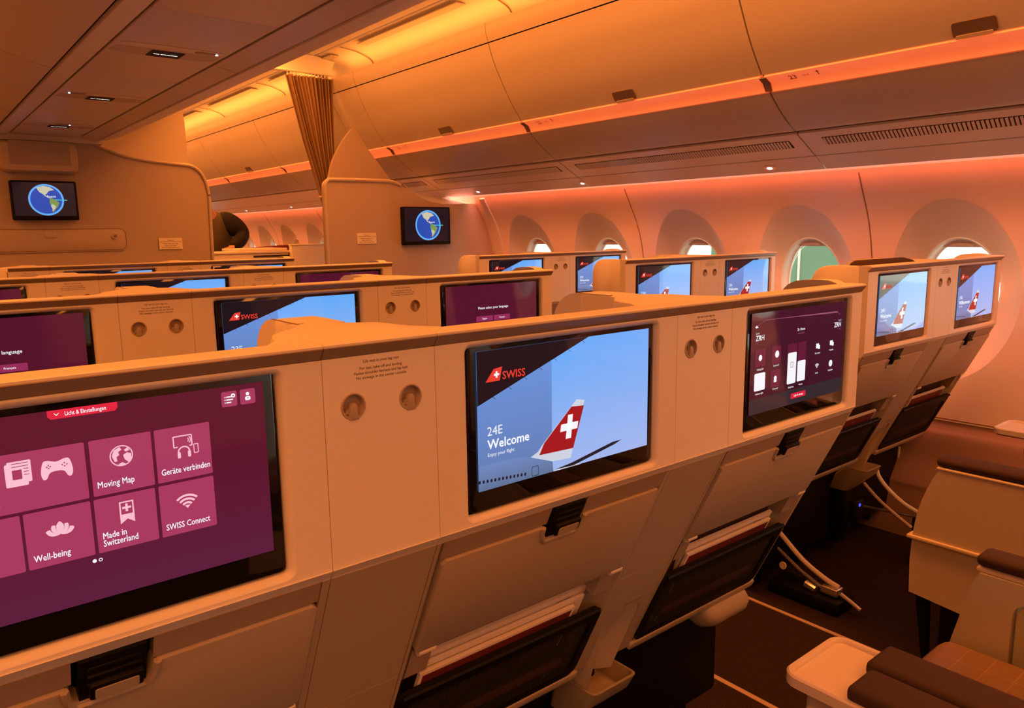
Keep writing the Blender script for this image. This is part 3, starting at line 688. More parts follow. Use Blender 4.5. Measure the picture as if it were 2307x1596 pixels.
# ------------------------------------------------------------------ screens
SY = XZ(-0.0)
DP = 0.0002
def q4(x0, x1, z0, z1): return [(x0, z0), (x1, z0), (x1, z1), (x0, z1)]
def scr_welcome(seat, word):
    b = B(); F = XZ(0); AX = 0.1725
    L = [ -0.0056 + DP*i for i in range(12)]
    b.poly(q4(-AX, AX, 0.998, 1.192), F, L[0], D['sky'])
    b.poly([(-AX, 0.998), (-0.038, 0.998), (-0.038, 1.165), (-AX, 1.117)], F, L[1], D['skyl'])
    b.poly([(-AX, 1.1175), (0.037, 1.192), (-AX, 1.192)], F, L[2], D['night'])
    for i in range(7):
        q = 0.12+0.135*i; x = -AX + 0.2095*q; z = 1.1175+0.0745*q; b.poly([(x, z+0.001), (x+0.006, z-0.0035), (x+0.0065, z-0.003), (x+0.001, z+0.001)], F, L[3], D['dk'])
    # logo: fin with white cross and word
    b.poly([(-0.158, 1.1485), (-0.144, 1.1655), (-0.129, 1.1675), (-0.1335, 1.1485)], F, L[3], D['red'])
    for p in (q4(-0.1435, -0.1345, 1.1560, 1.1590), q4(-0.1405, -0.1375, 1.1530, 1.1620)): b.poly(p, F, L[4], D['white'])
    b.text('SWISS', -0.1295, 1.1497, 0.0155, F, L[4], D['red'], bold=0.05)
    b.text(seat, -0.157, 1.074, 0.0180, F, L[4], D['white'])
    b.text(word, -0.157, 1.0550, 0.0188, F, L[4], D['white'], bold=0.04)
    b.text('Enjoy your flight' if word == 'Welcome' else 'Guten Flug', -0.157, 1.0445, 0.0072, F, L[4], D['white'], bold=0.004)
    # aircraft: hull, windows, fin, tailplane
    hull = smooth_poly([(-AX, 1.034), (-0.13, 1.034), (-0.09, 1.031), (-0.05, 1.022), (-0.038, 1.018)], 3)
    b.poly([(-AX, 0.998)] + [(-0.036, 0.998)] + hull[::-1], F, L[3], D['hull'])
    fin = [(-0.080, 1.0285), (-0.068, 1.033), (-0.058, 1.042), (-0.035, 1.067), (0.010, 1.099), (0.027, 1.0965), (0.016, 1.060), (-0.002, 1.012), (-0.036, 1.014)]
    fin = [(-0.080, 1.0285), (-0.066, 1.034), (-0.056, 1.044), (0.0115, 1.1), (0.028, 1.0965), (-0.001, 1.012), (-0.038, 1.014)]
    b.poly(fin, F, L[4], D['pale'])
    b.poly([(-0.0635, 1.0285), (-0.054, 1.0445), (0.0005, 1.0905), (0.0265, 1.0885), (0.0040, 1.0262)], F, L[5], D['tail'])
    for p in ([(-0.0225, 1.0555), (0.0125, 1.0555), (0.0145, 1.0665), (-0.0205, 1.0665)], [(-0.0115, 1.043), (-0.0005, 1.043), (0.0035, 1.079), (-0.0065, 1.079)]): b.poly(p, F, L[6], D['white'])
    b.poly([(-0.036, 0.998), (-0.030, 1.000), (0.004, 1.0025), (0.02, 0.998)], F, L[5], D['pale'])
    b.poly([(-0.034, 1.0005), (0.004, 0.999), (0.092, 1.0145), (0.110, 1.0195), (0.090, 1.0195), (0.0, 1.004)], F, L[6], D['dk'])
    for i in range(13):
        u = i/12; b.poly(circ(-0.1715+0.081*u, 1.0125-0.0055*u-0.001, 0.0019, 10, 0.0026), F, L[5], D['dk'])
    b.prism(rr(-0.078, -0.065, 0.9995, 1.014, 0.002, 3), lambda u, v, d: (u, -d, v), L[4], L[5], D['dk'], holes=[rr(-0.0773, -0.0657, 1.0002, 1.0133, 0.0018, 3)])
    return b
def scr_lang(F=None):
    b = B(); F = XZ(0); L = [-0.0056 + DP*i for i in range(8)]
    b.poly(q4(-0.1725, 0.1725, 0.998, 1.192), F, L[0], D['purd'])
    b.text('Please select your language', 0, 1.1195, 0.0105, F, L[2], D['white'], 'CENTER', 0.022)
    for i, (x, s_) in enumerate(((-0.033, 'English'), (0.033, 'Français'), (-0.033, 'Deutsch'), (0.033, 'Italiano'))):
        z = 1.083 - 0.02*(i//2)
        b.prism(rr(x-0.031, x+0.031, z, z+0.0155, 0.0015, 2), F, L[1]-0.0001, L[1], D['btn']); b.text(s_, x, z+0.0055, 0.0065, F, L[2], D['white'], 'CENTER', 0.02)
    return b
def scr_home():
    b = B(); b.sx = 0.77; F = XZ(0); L = [-0.0056 + DP*i for i in range(10)]
    b.poly(q4(-0.1725, 0.1725, 0.998, 1.192), F, L[0], D['pur'])
    P = [(-0.030, 1.192), (-0.030, 1.1865)] + [(-0.0275, 1.1835), (0.0265, 1.1835)] + [(0.029, 1.1865), (0.029, 1.192)]
    b.poly(P, F, L[1], D['tab']); b.text('Licht & Einstellungen', -0.016, 1.1858, 0.0054, F, L[2], D['white'], bold=0.022)
    b.poly([(-0.0245, 1.1885), (-0.0225, 1.1865), (-0.0205, 1.1885), (-0.0205, 1.1893), (-0.0225, 1.1875), (-0.0245, 1.1893)], F, L[2], D['white'])
    def tile(x0, x1, z0, z1, m='tile', r=0.0012): b.poly(rr(x0, x1, z0, z1, r, 2), F, L[1], D[m])
    tile(0.1275, 0.1440, 1.1700, 1.1865, r=0.002); tile(0.1470, 0.1635, 1.1700, 1.1865, r=0.002)
    for i in range(3): b.poly(q4(0.1325, 0.1385 + (0.001 if i else -0.001), 1.1738+0.003*i, 1.1752+0.003*i), F, L[2], D['white']); b.poly(circ(0.1312, 1.1745+0.003*i, 0.0007, 8), F, L[2], D['white'])
    b.poly(circ(0.1398, 1.1815, 0.0023, 16), F, L[3], D['white']); b.poly(circ(0.1398, 1.1815, 0.0009, 8), F, L[4], D['tile'])
    b.poly(circ(0.1552, 1.1812, 0.0019, 14), F, L[2], D['white']); b.poly(rr(0.1523, 0.1581, 1.1742, 1.1785, 0.0014, 3), F, L[2], D['white']); b.poly(circ(0.1552, 1.1768, 0.0007, 8), F, L[3], D['tile'])
    tile(-0.1210, -0.0030, 1.1020, 1.1575); tile(0.0008, 0.0560, 1.1020, 1.1575); tile(0.0590, 0.1130, 1.1020, 1.1575)
    tile(-0.1210, -0.0605, 1.0445, 1.0990); tile(-0.0580, -0.0030, 1.0445, 1.0990); tile(0.0000, 0.0552, 1.0445, 1.0990); tile(0.0585, 0.1130, 1.0445, 1.0990)
    def lab(s_, x, z): b.text(s_, x, z, 0.0088, F, L[2], D['white'], bold=0.02)
    lab('Moving Map', 0.0045, 1.1095); lab('Geräte verbinden', 0.0625, 1.1095); lab('Well-being', -0.0535, 1.0510)
    lab('Made in', 0.0045, 1.0578); lab('Switzerland', 0.0045, 1.0502); lab('SWISS Connect', 0.0625, 1.0510); b.text('Entertainment', -0.0742, 1.1095, 0.0088, F, L[2], D['white'], 'RIGHT', 0.02)
    # globe
    b.poly(circ(0.0280, 1.1380, 0.0105, 28), F, L[2], D['pink']); b.poly(circ(0.0280, 1.1380, 0.0094, 28), F, L[3], D['tile'])
    b.poly([(0.0195, 1.139), (0.0215, 1.1445), (0.027, 1.147), (0.0285, 1.144), (0.0255, 1.1425), (0.026, 1.139), (0.0235, 1.1375), (0.024, 1.133), (0.0215, 1.133)], F, L[4], D['pink'])
    b.poly([(0.0295, 1.1385), (0.033, 1.1405), (0.0368, 1.139), (0.0368, 1.134), (0.034, 1.1305), (0.0305, 1.134)], F, L[4], D['pink'])
    b.poly([(0.0305, 1.1435), (0.034, 1.1455), (0.0355, 1.1425), (0.032, 1.1415)], F, L[4], D['pink']); b.poly([(0.024, 1.1295), (0.028, 1.1315), (0.0315, 1.1293), (0.028, 1.1285)], F, L[4], D['pink'])
    # devices
    def outline(P, t=0.001, m='pink', k=2): b.prism(P, F, L[k]-0.0001, L[k], D[m], holes=[inset(P, t)])
    outline(rr(0.0760, 0.0950, 1.1355, 1.1480, 0.0012, 2), 0.0012)
    ring = circ(0.0860, 1.1305, 0.0062, 24); b.poly(circ(0.0860, 1.1310, 0.0078, 24), F, L[3], D['tile'])
    b.prism(ring, F, L[4]-0.0001, L[4], D['pink'], holes=[circ(0.0860, 1.1305, 0.0048, 24)]); b.poly(q4(0.0790, 0.0930, 1.1235, 1.1290), F, L[5], D['tile'])
    b.poly(rr(0.0795, 0.0825, 1.1245, 1.1310, 0.001, 2), F, L[6], D['pink']); b.poly(rr(0.0895, 0.0925, 1.1245, 1.1310, 0.001, 2), F, L[6], D['pink'])
    b.poly(rr(0.0948, 0.1012, 1.1265, 1.1380, 0.001, 2), F, L[3], D['tile']); outline(rr(0.0955, 0.1005, 1.1272, 1.1372, 0.0008, 2), 0.0008, k=4)
    for rr_ in (0.0022, 0.0042):
        A = [(0.0885+rr_*cos(t), 1.1425+rr_*sin(t)) for t in [-0.8+1.6*i/8 for i in range(9)]]; A2 = [(0.0885+(rr_+0.0009)*cos(t), 1.1425+(rr_+0.0009)*sin(t)) for t in [0.8-1.6*i/8 for i in range(9)]]; b.poly(A+A2, F, L[3], D['pink'])
    # newspaper and game pad
    b.poly(rr(-0.0655, -0.0470, 1.1295, 1.1500, 0.001, 2), F, L[2], D['pink']); b.poly(rr(-0.0675, -0.0500, 1.1265, 1.1300, 0.0012, 2), F, L[2], D['pink']); b.poly(rr(-0.0675, -0.0645, 1.1275, 1.1480, 0.0012, 2), F, L[2], D['pink'])
    for i in range(5): b.poly(q4(-0.0620, -0.0490 if i < 2 else -0.0530, 1.1475-0.0028*i - (0 if i < 2 else 0.0), 1.1482-0.0028*i), F, L[3], D['tile']) if i < 2 else b.poly(q4(-0.0530, -0.0490, 1.1475-0.0028*i, 1.1482-0.0028*i), F, L[3], D['tile'])
    outline(rr(-0.0620, -0.0545, 1.1330, 1.1420, 0.0005, 2), 0.0008, 'tile', 3); b.poly(circ(-0.0583, 1.1368, 0.0018, 10), F, L[4], D['tile'])
    gp = smooth_poly([(-0.0385, 1.1280), (-0.0400, 1.1340), (-0.0380, 1.1440), (-0.0340, 1.1455), (-0.0270, 1.1435), (-0.0200, 1.1455), (-0.0160, 1.1440), (-0.0140, 1.1340), (-0.0155, 1.1280), (-0.0185, 1.1285), (-0.0220, 1.1340), (-0.0320, 1.1340), (-0.0355, 1.1285)], 4, True)
    b.poly(gp, F, L[2], D['pink'])
    for dx, dz in ((-0.0335, 1.1410), (-0.0335, 1.1382), (-0.0349, 1.1396), (-0.0321, 1.1396), (-0.0205, 1.1412), (-0.0225, 1.1396), (-0.0185, 1.1396), (-0.0205, 1.1382)): b.poly(circ(dx, dz, 0.0007, 8), F, L[3], D['tile'])
    # lotus
    cx, cz = -0.0300, 1.0735
    for a, ln in ((90, 0.0125), (55, 0.0115), (125, 0.0115), (20, 0.0125), (160, 0.0125)):
        c, s_ = cos(radians(a)), sin(radians(a)); P = [(0, 0), (ln*0.35, 0.0030), (ln*0.7, 0.0030), (ln, 0), (ln*0.7, -0.0030), (ln*0.35, -0.0030)]; P = smooth_poly(P, 3, True)
        ly = L[2] if a in (20, 160) else (L[4] if a != 90 else L[6])
        Q = lambda k: [(cx+x*k*c-z*k*s_, cz+x*k*s_+z*k*c) for x, z in P]
        b.poly(Q(1.12), F, ly, D['tile']); b.poly(Q(1.0), F, ly+DP, D['pink'])
    # banner
    outline([(0.0215, 1.0690), (0.0280, 1.0735), (0.0345, 1.0690), (0.0345, 1.0915), (0.0215, 1.0915)], 0.0013)
    b.poly([(0.0215, 1.0690), (0.0280, 1.0735), (0.0345, 1.0690), (0.0345, 1.0785), (0.0215, 1.0785)], F, L[3], D['pink'])
    b.poly(q4(0.0240, 0.0320, 1.0840, 1.0862), F, L[3], D['pink']); b.poly(q4(0.0269, 0.0291, 1.0811, 1.0891), F, L[3], D['pink'])
    # wifi
    cx, cz = 0.0850, 1.0700
    b.poly([(cx, cz), (cx+0.0028, cz+0.0034), (cx-0.0028, cz+0.0034)], F, L[2], D['pink'])
    for r0 in (0.0050, 0.0090, 0.0130):
        N = 12; A = [(cx+r0*cos(t), cz+r0*sin(t)) for t in [radians(45)+radians(90)*i/N for i in range(N+1)]]; A2 = [(cx+(r0+0.0022)*cos(t), cz+(r0+0.0022)*sin(t)) for t in [radians(135)-radians(90)*i/N for i in range(N+1)]]; b.poly(A+A2, F, L[2], D['pink'])
    b.poly(circ(-0.0045, 1.0382, 0.0019, 14), F, L[2], D['white']); b.poly(circ(0.0008, 1.0382, 0.0018, 14), F, L[2], D['white']); b.poly(circ(0.0008, 1.0382, 0.0010, 14), F, L[3], D['purd'])
    return b
def scr_settings():
    b = B(); F = XZ(0); L = [-0.0056 + DP*i for i in range(10)]
    b.poly(q4(-0.1725, 0.1725, 0.998, 1.192), F, L[0], D['setbg']); b.poly(q4(-0.1725, 0.1725, 0.998, 1.028), F, L[1], D['setlow'])
    arc = smooth_poly([(-0.155, 1.166), (-0.150, 1.170), (-0.128, 1.1765), (-0.110, 1.1768), (0.125, 1.1735), (0.135, 1.173), (0.147, 1.168), (0.152, 1.165)], 4)
    b.poly(arc + [(x, z-0.0009) for x, z in arc[::-1]], F, L[2], D['line'])
    b.poly([(-0.161, 1.166), (-0.156, 1.169), (-0.150, 1.1645), (-0.158, 1.1635)], F, L[2], D['white'])
    for x, al in ((-0.158, 'LEFT'), (0.158, 'RIGHT')):
        z = 1.1395; b.text('ZRH', x, z, 0.0145, F, L[2], D['white'], al, 0.02); b.text('Zurich', x, z+0.0125, 0.0045, F, L[2], D['white'], al, 0.01); b.text('11:35', x, z-0.0065, 0.0045, F, L[2], D['line'], al, 0.01)
    b.text('2h 10min', 0.0, 1.1455, 0.0075, F, L[2], D['white'], 'CENTER', 0.012); b.text('to destination', 0.0, 1.139, 0.0045, F, L[2], D['line'], 'CENTER', 0.012)
    def tile(x0, x1, z0, z1, m, r=0.003): b.poly(rr(x0, x1, z0, z1, r, 3), F, L[3] if m == 'white' else L[2], D[m])
    tile(-0.158, -0.123, 1.089, 1.123, 'tiled'); tile(-0.102, -0.070, 1.089, 1.124, 'tiled'); tile(-0.158, -0.122, 1.043, 1.077, 'white'); tile(-0.103, -0.070, 1.043, 1.077, 'tiled')
    b.poly(circ(-0.1405, 1.106, 0.006, 10), F, L[3], D['white']); b.poly(circ(-0.084, 1.107, 0.007, 16), F, L[3], D['white']); b.poly(circ(-0.087, 1.060, 0.005, 14), F, L[3], D['white']); b.poly(rr(-0.092, -0.082, 1.052, 1.057, 0.002, 2), F, L[3], D['white'])
    tile(-0.046, -0.012, 1.060, 1.122, 'tiled', 0.002); tile(-0.008, 0.022, 1.060, 1.122, 'tiled', 0.002)
    tile(-0.045, -0.0135, 1.041, 1.104, 'white'); tile(-0.0085, 0.0215, 1.042, 1.084, 'white')
    for x, z, s_ in ((-0.140, 1.0825, 'Ceiling light'), (-0.086, 1.0835, 'Sound off'), (-0.140, 1.0355, 'Ambient light'), (-0.086, 1.0375, 'Crew call'), (-0.029, 1.0325, 'Brightness'), (0.0065, 1.0335, 'Volume')): b.text(s_, x, z, 0.0048, F, L[3], D['white'], 'CENTER', 0.012)
    P = rr(-0.0345, -0.0245, 1.074, 1.085, 0.001, 2); b.prism(P, F, L[4]-0.0001, L[4], D['line'], holes=[inset(P, 0.001)])
    for x, z, s_ in ((0.067, 1.106, 'Pair device'), (0.122, 1.107, 'Headset'), (0.067, 1.064, 'Wi-Fi'), (0.122, 1.064, 'Languages')):
        if z > 1.1 : P = rr(x-0.007, x+0.004, z-0.004, z+0.006, 0.001, 2); b.prism(P, F, L[3]-0.0001, L[3], D['white'], holes=[inset(P, 0.0015)]); b.poly(rr(x+0.001, x+0.008, z-0.006, z+0.002, 0.001, 2), F, L[4], D['white'])
        elif x < 0.1:
            for r0 in (0.001, 0.0045, 0.008): A = [(x+r0*cos(t), z-0.004+r0*sin(t)) for t in [radians(45+90*i/8) for i in range(9)]]; A2 = [(x+(r0+0.002)*cos(t), z-0.004+(r0+0.002)*sin(t)) for t in [radians(135-90*i/8) for i in range(9)]]; b.poly(A+A2, F, L[3], D['white'])
        else: b.poly(circ(x, z, 0.007, 18), F, L[3], D['white'])
        b.text(s_, x, z-0.0155, 0.0048, F, L[3], D['white'], 'CENTER', 0.012)
    b.poly(rr(-0.028, 0.027, 1.009, 1.020, 0.001, 2), F, L[3], D['tab']); b.text('Light & settings', 0, 1.0128, 0.0055, F, L[4], D['white'], 'CENTER', 0.02)
    return b

# ------------------------------------------------------------------ seats (rear shells)
GX = 0.186; GZ0, GZ1 = 0.968, 1.2045
def shell_mesh(xl, xr):
    b = B(); F = XZ(0)
    hole = rr(-GX-0.010, GX+0.010, GZ0-0.010, GZ1+0.0005, 0.013, 6)
    b.prism(q4(xl+0.0004, xr-0.0004, 0.9535, 1.2075), F, -0.03, 0.0, M['shell'], holes=[hole])
    L = []
    for d_in, w_ in ((0.0, 0.0), (0.0015, -0.0006), (0.004, -0.0025), (0.0065, -0.006), (0.008, -0.012)):
        H = inset(hole, d_in); L.append([F(u, v, w_) for u, v in H])
    b.loft(L, M['shell'], True); return b.mesh('shell_panel')
def cap_mesh(xl, xr):
    b = B()
    P = [(0.004, 1.2078), (-0.0078, 1.2222), (-0.008, 1.2245), (-0.004, 1.2262), (0.034, 1.2262), (0.037, 1.224), (0.037, 1.2075)]
    b.loft([[(xl+0.0006, y, z) for y, z in P], [(xr-0.0006, y, z) for y, z in P]], M['shell'], True, True, True)
    E_ = [(0.0015, 1.2082), (-0.0088, 1.2212), (-0.0082, 1.2222), (0.004, 1.2222), (0.004, 1.2082)]
    b.loft([[(xl+0.0006, y, z) for y, z in E_], [(xr-0.0006, y, z) for y, z in E_]], M['edge'], True, True, True)
    me = b.mesh('cap_strip', True, 20); return me
def bottom_mesh(xl, xr):
    b = B(); P = [(-0.0015, 0.9535), (0.03, 0.9535), (0.03, 0.936), (0.010, 0.9385)]
    b.loft([[(xl+0.0006, y, z) for y, z in P], [(xr-0.0006, y, z) for y, z in P]], M['shell'], True, True, True); return b.mesh('bottom_trim', True, 20)
def monitor_mesh():
    b = B(); b.prism(rr(-GX, GX, GZ0, GZ1, 0.009, 5), XZ(0), -0.028, -0.0065, M['glass'], bev=0.0015); return b.mesh('monitor')
def tray_mesh():
    b = B()
    x0, x1, z0, z1 = -0.2235, 0.2275, 0.735, 0.9075
    P = [(x0, z0+0.004), (x0+0.004, z0), (x1-0.008, z0), (x1, z0+0.008), (x1, z1-0.006), (x1-0.006, z1)]
    P += [(0.046, z1), (0.042, z1-0.004), (0.040, z1-0.016), (0.034, z1-0.022), (-0.028, z1-0.022), (-0.034, z1-0.016), (-0.036, z1-0.004), (-0.040, z1)]
    P += [(x0+0.006, z1), (x0, z1-0.006)]
    b.prism(P, LOW, -0.016, 0.004, M['lower'], bev=0.0012); return b.mesh('tray_table')
def tray_rim_mesh():
    b = B(); P = [(-0.044, 0.9072), (0.050, 0.9072), (0.046, 0.886), (0.038, 0.879), (-0.032, 0.879), (-0.040, 0.886)]
    H = [(-0.037, 0.915), (0.043, 0.915), (0.040, 0.893), (0.034, 0.8875), (-0.028, 0.8875), (-0.034, 0.893)]
    P = P[::-1]
    U = smooth_poly([(0.046, 0.907), (0.044, 0.893), (0.037, 0.882), (0.028, 0.879), (-0.024, 0.879), (-0.033, 0.882), (-0.039, 0.893), (-0.041, 0.907)], 4)
    b.tube([LOW(u, v, 0.003) for u, v in U], 0.0045, M['lower'], 6); return b.mesh('latch_surround')
def latch_mesh():
    b = B()
    b.prism(q4(-0.028, 0.035, 0.886, 0.938), LOW, -0.02, 0.003, M['black'])
    for i in range(3): b.prism(rr(-0.021, 0.030, 0.921-0.009*i, 0.928-0.009*i, 0.002, 2), LOW, 0.001, 0.0045+0.002*i, M['black'], bev=0.001)
    b.prism(rr(-0.020, 0.031, 0.891, 0.911, 0.003, 3), LOW, 0.001, 0.012, M['black'], bev=0.002)
    return b.mesh('tray_latch')
def latchpad_mesh():
    b = B(); b.prism(rr(-0.015, 0.026, 0.8935, 0.9060, 0.002, 3), LOW, 0.0118, 0.0130, M['lower']); return b.mesh('latch_face')
def header_mesh(xl, xr):
    b = B(); b.prism([(xl+0.012, 0.9105), (-0.034, 0.9105), (-0.034, 0.9402), (xl+0.012, 0.9402)], LOW, -0.015, 0.0, M['header'])
    b.prism([(0.042, 0.9105), (xr-0.012, 0.9105), (xr-0.012, 0.9402), (0.042, 0.9402)], LOW, -0.015, 0.0, M['header']); return b.mesh('tray_header')
def rail_mesh(xl, xr, side):
    b = B(); x = (xl, xl+0.007) if side < 0 else (xr-0.011, xr)
    b.prism(q4(x[0]+0.0008, x[1], 0.445, 0.9402), LOW, -0.075, 0.0, M['lower']); return b.mesh('side_rail')
def recess_mesh(xl, xr):
    b = B()
    b.prism(q4(xl+0.011, xr-0.011, 0.44, 0.94), LOW, -0.085, -0.060, M['lower'])
    b.prism(q4(xl+0.006, xl+0.020, 0.725, 0.912), LOW, -0.03, -0.017, M['dark'])
    # chamfered cheeks of the stowage recess
    for s in (-1, 1):
        x0 = xl+0.011 if s < 0 else xr-0.011; xi = x0 - s*0.05
        b.add([LOW(x0, 0.735, 0), LOW(xi, 0.735, -0.06), LOW(xi, 0.45, -0.06), LOW(x0, 0.45, 0)], [[0, 1, 2, 3] if s < 0 else [3, 2, 1, 0]], M['lower'])
    return b.mesh('recess_back')
def hinge_mesh(side):
    b = B(); x = side*0.205
    b.prism(q4(x-0.022, x+0.022, 0.672, 0.724), LOW, -0.04, -0.006, M['hook'])
    b.tube([LOW(x-0.012, 0.731, -0.002), LOW(x+0.018*1, 0.731, -0.002)], 0.0075, M['shell'], 10); return b.mesh('tray_hinge')
def pocket_mesh():
    b = B(); b.prism(rr(-0.232, 0.221, 0.461, 0.640, 0.022, 6), LOW, -0.006, 0.004, M['black'], holes=[rr(-0.212, 0.203, 0.481, 0.612, 0.018, 6)], bev=0)
    b.tube([LOW(x, 0.636, 0.004) for x in (-0.222, -0.1, 0.0, 0.1, 0.212)], 0.005, M['black'], 6)
    b.prism(q4(-0.225, 0.215, 0.465, 0.600), LOW, -0.056, -0.050, M['dark']); return b.mesh('pocket_frame')
def net_mesh():
    b = B(); b.poly(q4(-0.214, 0.205, 0.478, 0.616), LOW, 0.0, M['net'])
    return b.mesh('pocket_net')
def lowbar_mesh(xl, xr):
    b = B(); b.prism(rr(xl+0.002, xr-0.002, 0.438, 0.459, 0.008, 3), LOW, -0.08, 0.006, M['lower'], bev=0.003); return b.mesh('lower_bar')
def core_mesh(xl, xr):
    """dark structure and moulded front of the shell, facing the seat's own passenger"""
    b = B()
    P = [(0.035, 1.19), (0.065, 1.18), (0.10, 0.95), (0.36, 0.47), (0.90, 0.46), (0.92, 0.40), (0.32, 0.38), (0.26, 0.43)]
    P = P[:-1] + [(0.30, 0.44), (0.06, 0.945)]
    b.loft([[(xl+0.045, y, z) for y, z in P], [(xr-0.045 if xr > 0.238 else xr-0.004, y, z) for y, z in P]], M['black'], True, True, True); return b.mesh('seat_structure')
def base_mesh(xl, xr):
    b = B(); b.box(xl+0.01, xr-0.004, 0.34, 0.86, 0.10, 0.40, M['black'], 0.01); b.box(xl+0.05, xl+0.12, 0.40, 0.80, 0.0, 0.12, M['black'], 0.005); b.box(xr-0.12, xr-0.05, 0.40, 0.80, 0.0, 0.12, M['black'], 0.005); return b.mesh('seat_base')
def footrest_mesh():
    b = B(); P = smooth_poly([(0.33, 0.46), (0.27, 0.455), (0.225, 0.42), (0.235, 0.385), (0.28, 0.37), (0.33, 0.40)], 3, True)
    cy, cz = 0.285, 0.42
    b.loft([[(x, cy+(y-cy)*k, cz+(z-cz)*k) for y, z in P] for x, k in ((0.040, 0.35), (0.044, 0.65), (0.055, 0.88), (0.075, 1.0), (0.19, 1.0), (0.205, 0.9), (0.215, 0.6))], M['lower'], True, True, True); return b.mesh('footrest')
def cushion_mesh():
    b = B(); b.box(-0.225, 0.225, 0.36, 0.90, 0.44, 0.53, M['pad'], 0.03, 3); return b.mesh('seat_cushion')
def backcush_mesh(top):
    b = B(); T = Matrix.Translation((0, 0.13, 0.50)) @ Matrix.Rotation(radians(-14), 4, 'X') ; T = Matrix.Translation((0, 0.24, 0.50)) @ Matrix.Rotation(radians(14), 4, 'X')
    b.box(-0.185, 0.185, -0.03, 0.05, 0.0, top-0.50, M['pad'], 0.025, 3, T); return b.mesh('backrest')
def wing_mesh(xa, xb, zt=1.232, y1=0.175):
    b = B(); P = smooth_poly([(0.036, zt-0.008), (0.06, zt), (y1*0.62, zt), (y1*0.85, zt-0.008), (y1, zt-0.035), (y1+0.008, zt-0.09)], 3) + [(y1+0.008, 1.02), (y1-0.02, 0.957), (0.03, 0.957)]
    b.loft([[(x, y, z) for y, z in P] for x in (xa, xb)], M['shell'], True, True, True); return b.mesh('side_wing')
def flat_wing_mesh(xa, xb):
    b = B(); P = [(0.0285, 1.2255), (0.10, 1.2262)] + smooth_poly([(0.135, 1.2250), (0.165, 1.215), (0.185, 1.190), (0.192, 1.15)], 4) + [(0.192, 1.00), (0.165, 0.957), (0.0285, 0.9535)]
    b.loft([[(xa+i_, y, z) for y, z in inset(P[::-1], o_)[::-1]] for i_, o_ in ((0, 0.003), (0.0015, 0.0008), (0.004, 0.0))] + [[(xb, y, z) for y, z in P]], M['shell'], True, True, True); return b.mesh('side_wing')
def airline_seat(cx, y, label, screen, xl=-0.24, xr=0.24, wing=0, group=None, head=1.205, footrest=False):
    t = thing('airline_seat', label, 'airline seat', (cx, y, 0), group)
    k = (xl, xr)
    obj('shell_panel', cm(('shell', k), lambda: shell_mesh(*k)), t); obj('cap_strip', cm(('cap', k), lambda: cap_mesh(*k)), t)
    obj('bottom_trim', cm(('bot', k), lambda: bottom_mesh(*k)), t)
    mo = obj('monitor', cm('mon', monitor_mesh), t, label='black glass monitor')
    so = obj('screen', cm(('scr',)+screen, lambda: {'welcome': lambda: scr_welcome(screen[1], screen[2]), 'lang': scr_lang, 'home': scr_home, 'settings': scr_settings}[screen[0]]().mesh('screen', False)), mo)
    so.location = (0, -0.0016, 0)
    so['label'] = {'welcome': 'lit screen showing a tail fin and greeting', 'lang': 'lit purple language selection screen', 'home': 'lit purple menu screen of tiles and icons', 'settings': 'lit dark settings screen with sliders'}[screen[0]]
    tr = obj('tray_table', cm('tray', tray_mesh), t); obj('latch_surround', cm('trim', tray_rim_mesh), tr)
    la = obj('tray_latch', cm('latch', latch_mesh), t, label='black sliding latch'); obj('latch_face', cm('latchf', latchpad_mesh), la)
    obj('tray_header', cm(('hd', k), lambda: header_mesh(*k)), t)
    for s in (-1, 1): obj('side_rail', cm(('rail', k, s), lambda: rail_mesh(xl, xr, s)), t); obj('tray_hinge', cm(('hinge', s), lambda: hinge_mesh(s)), t)
    obj('recess_back', cm(('rec', k), lambda: recess_mesh(*k)), t)
    pk = obj('pocket_frame', cm('pk', pocket_mesh), t, label='black pocket frame'); obj('pocket_net', cm('net', net_mesh), pk)
    obj('lower_bar', cm(('lb', k), lambda: lowbar_mesh(*k)), t)
    obj('seat_structure', cm(('core', k), lambda: core_mesh(*k)), t); obj('seat_base', cm(('base', k), lambda: base_mesh(*k)), t)
    obj('seat_cushion', cm('cush', cushion_mesh), t); obj('backrest', cm(('bc', head), lambda: backcush_mesh(head)), t)
    if wing: 
        xa, xb = (xr-0.035, xr) if wing > 0 else (xl+0.0004, xl+0.028)
        obj('side_wing', cm(('wing', xa, xb, wing), lambda: wing_mesh(xa, xb) if wing > 0 else flat_wing_mesh(xa, xb)), t)
    if footrest: obj('footrest', cm('foot', footrest_mesh), t)
    return t
def hook_bm(hx):
    b = B(); F = XZ(0); z = 1.148; R = 0.0165
    b.loft([[F(u, v, 0.0) for u, v in circ(hx, z, R, 32)], [F(u, v, 0.0012) for u, v in circ(hx, z, R-0.0008, 32)], [F(u, v, 0.0012) for u, v in circ(hx, z+0.0008, R-0.0026, 32)], [F(u, v, -0.003) for u, v in circ(hx, z+0.0008, R-0.0034, 32)], [F(u, v, -0.008) for u, v in circ(hx, z+0.0008, R-0.0045, 32)]], M['hook'], True, False, True)
    return b.mesh('coat_hook')
def hook_arm(hx):
    b = B(); F = XZ(0); z = 1.148
    b.prism([(hx-0.0062, z-0.0158), (hx+0.0062, z-0.0158), (hx+0.0042, z+0.001), (hx+0.0022, z+0.0040), (hx-0.0022, z+0.0040), (hx-0.0042, z+0.001)], F, -0.007, 0.0022, M['hook'], bev=0.0012)
    b.prism([(hx-0.011, z-0.009), (hx-0.004, z-0.009), (hx-0.004, z-0.002), (hx-0.008, z-0.003)], F, -0.008, -0.002, M['hook'])
    return b.mesh('hook_lever')
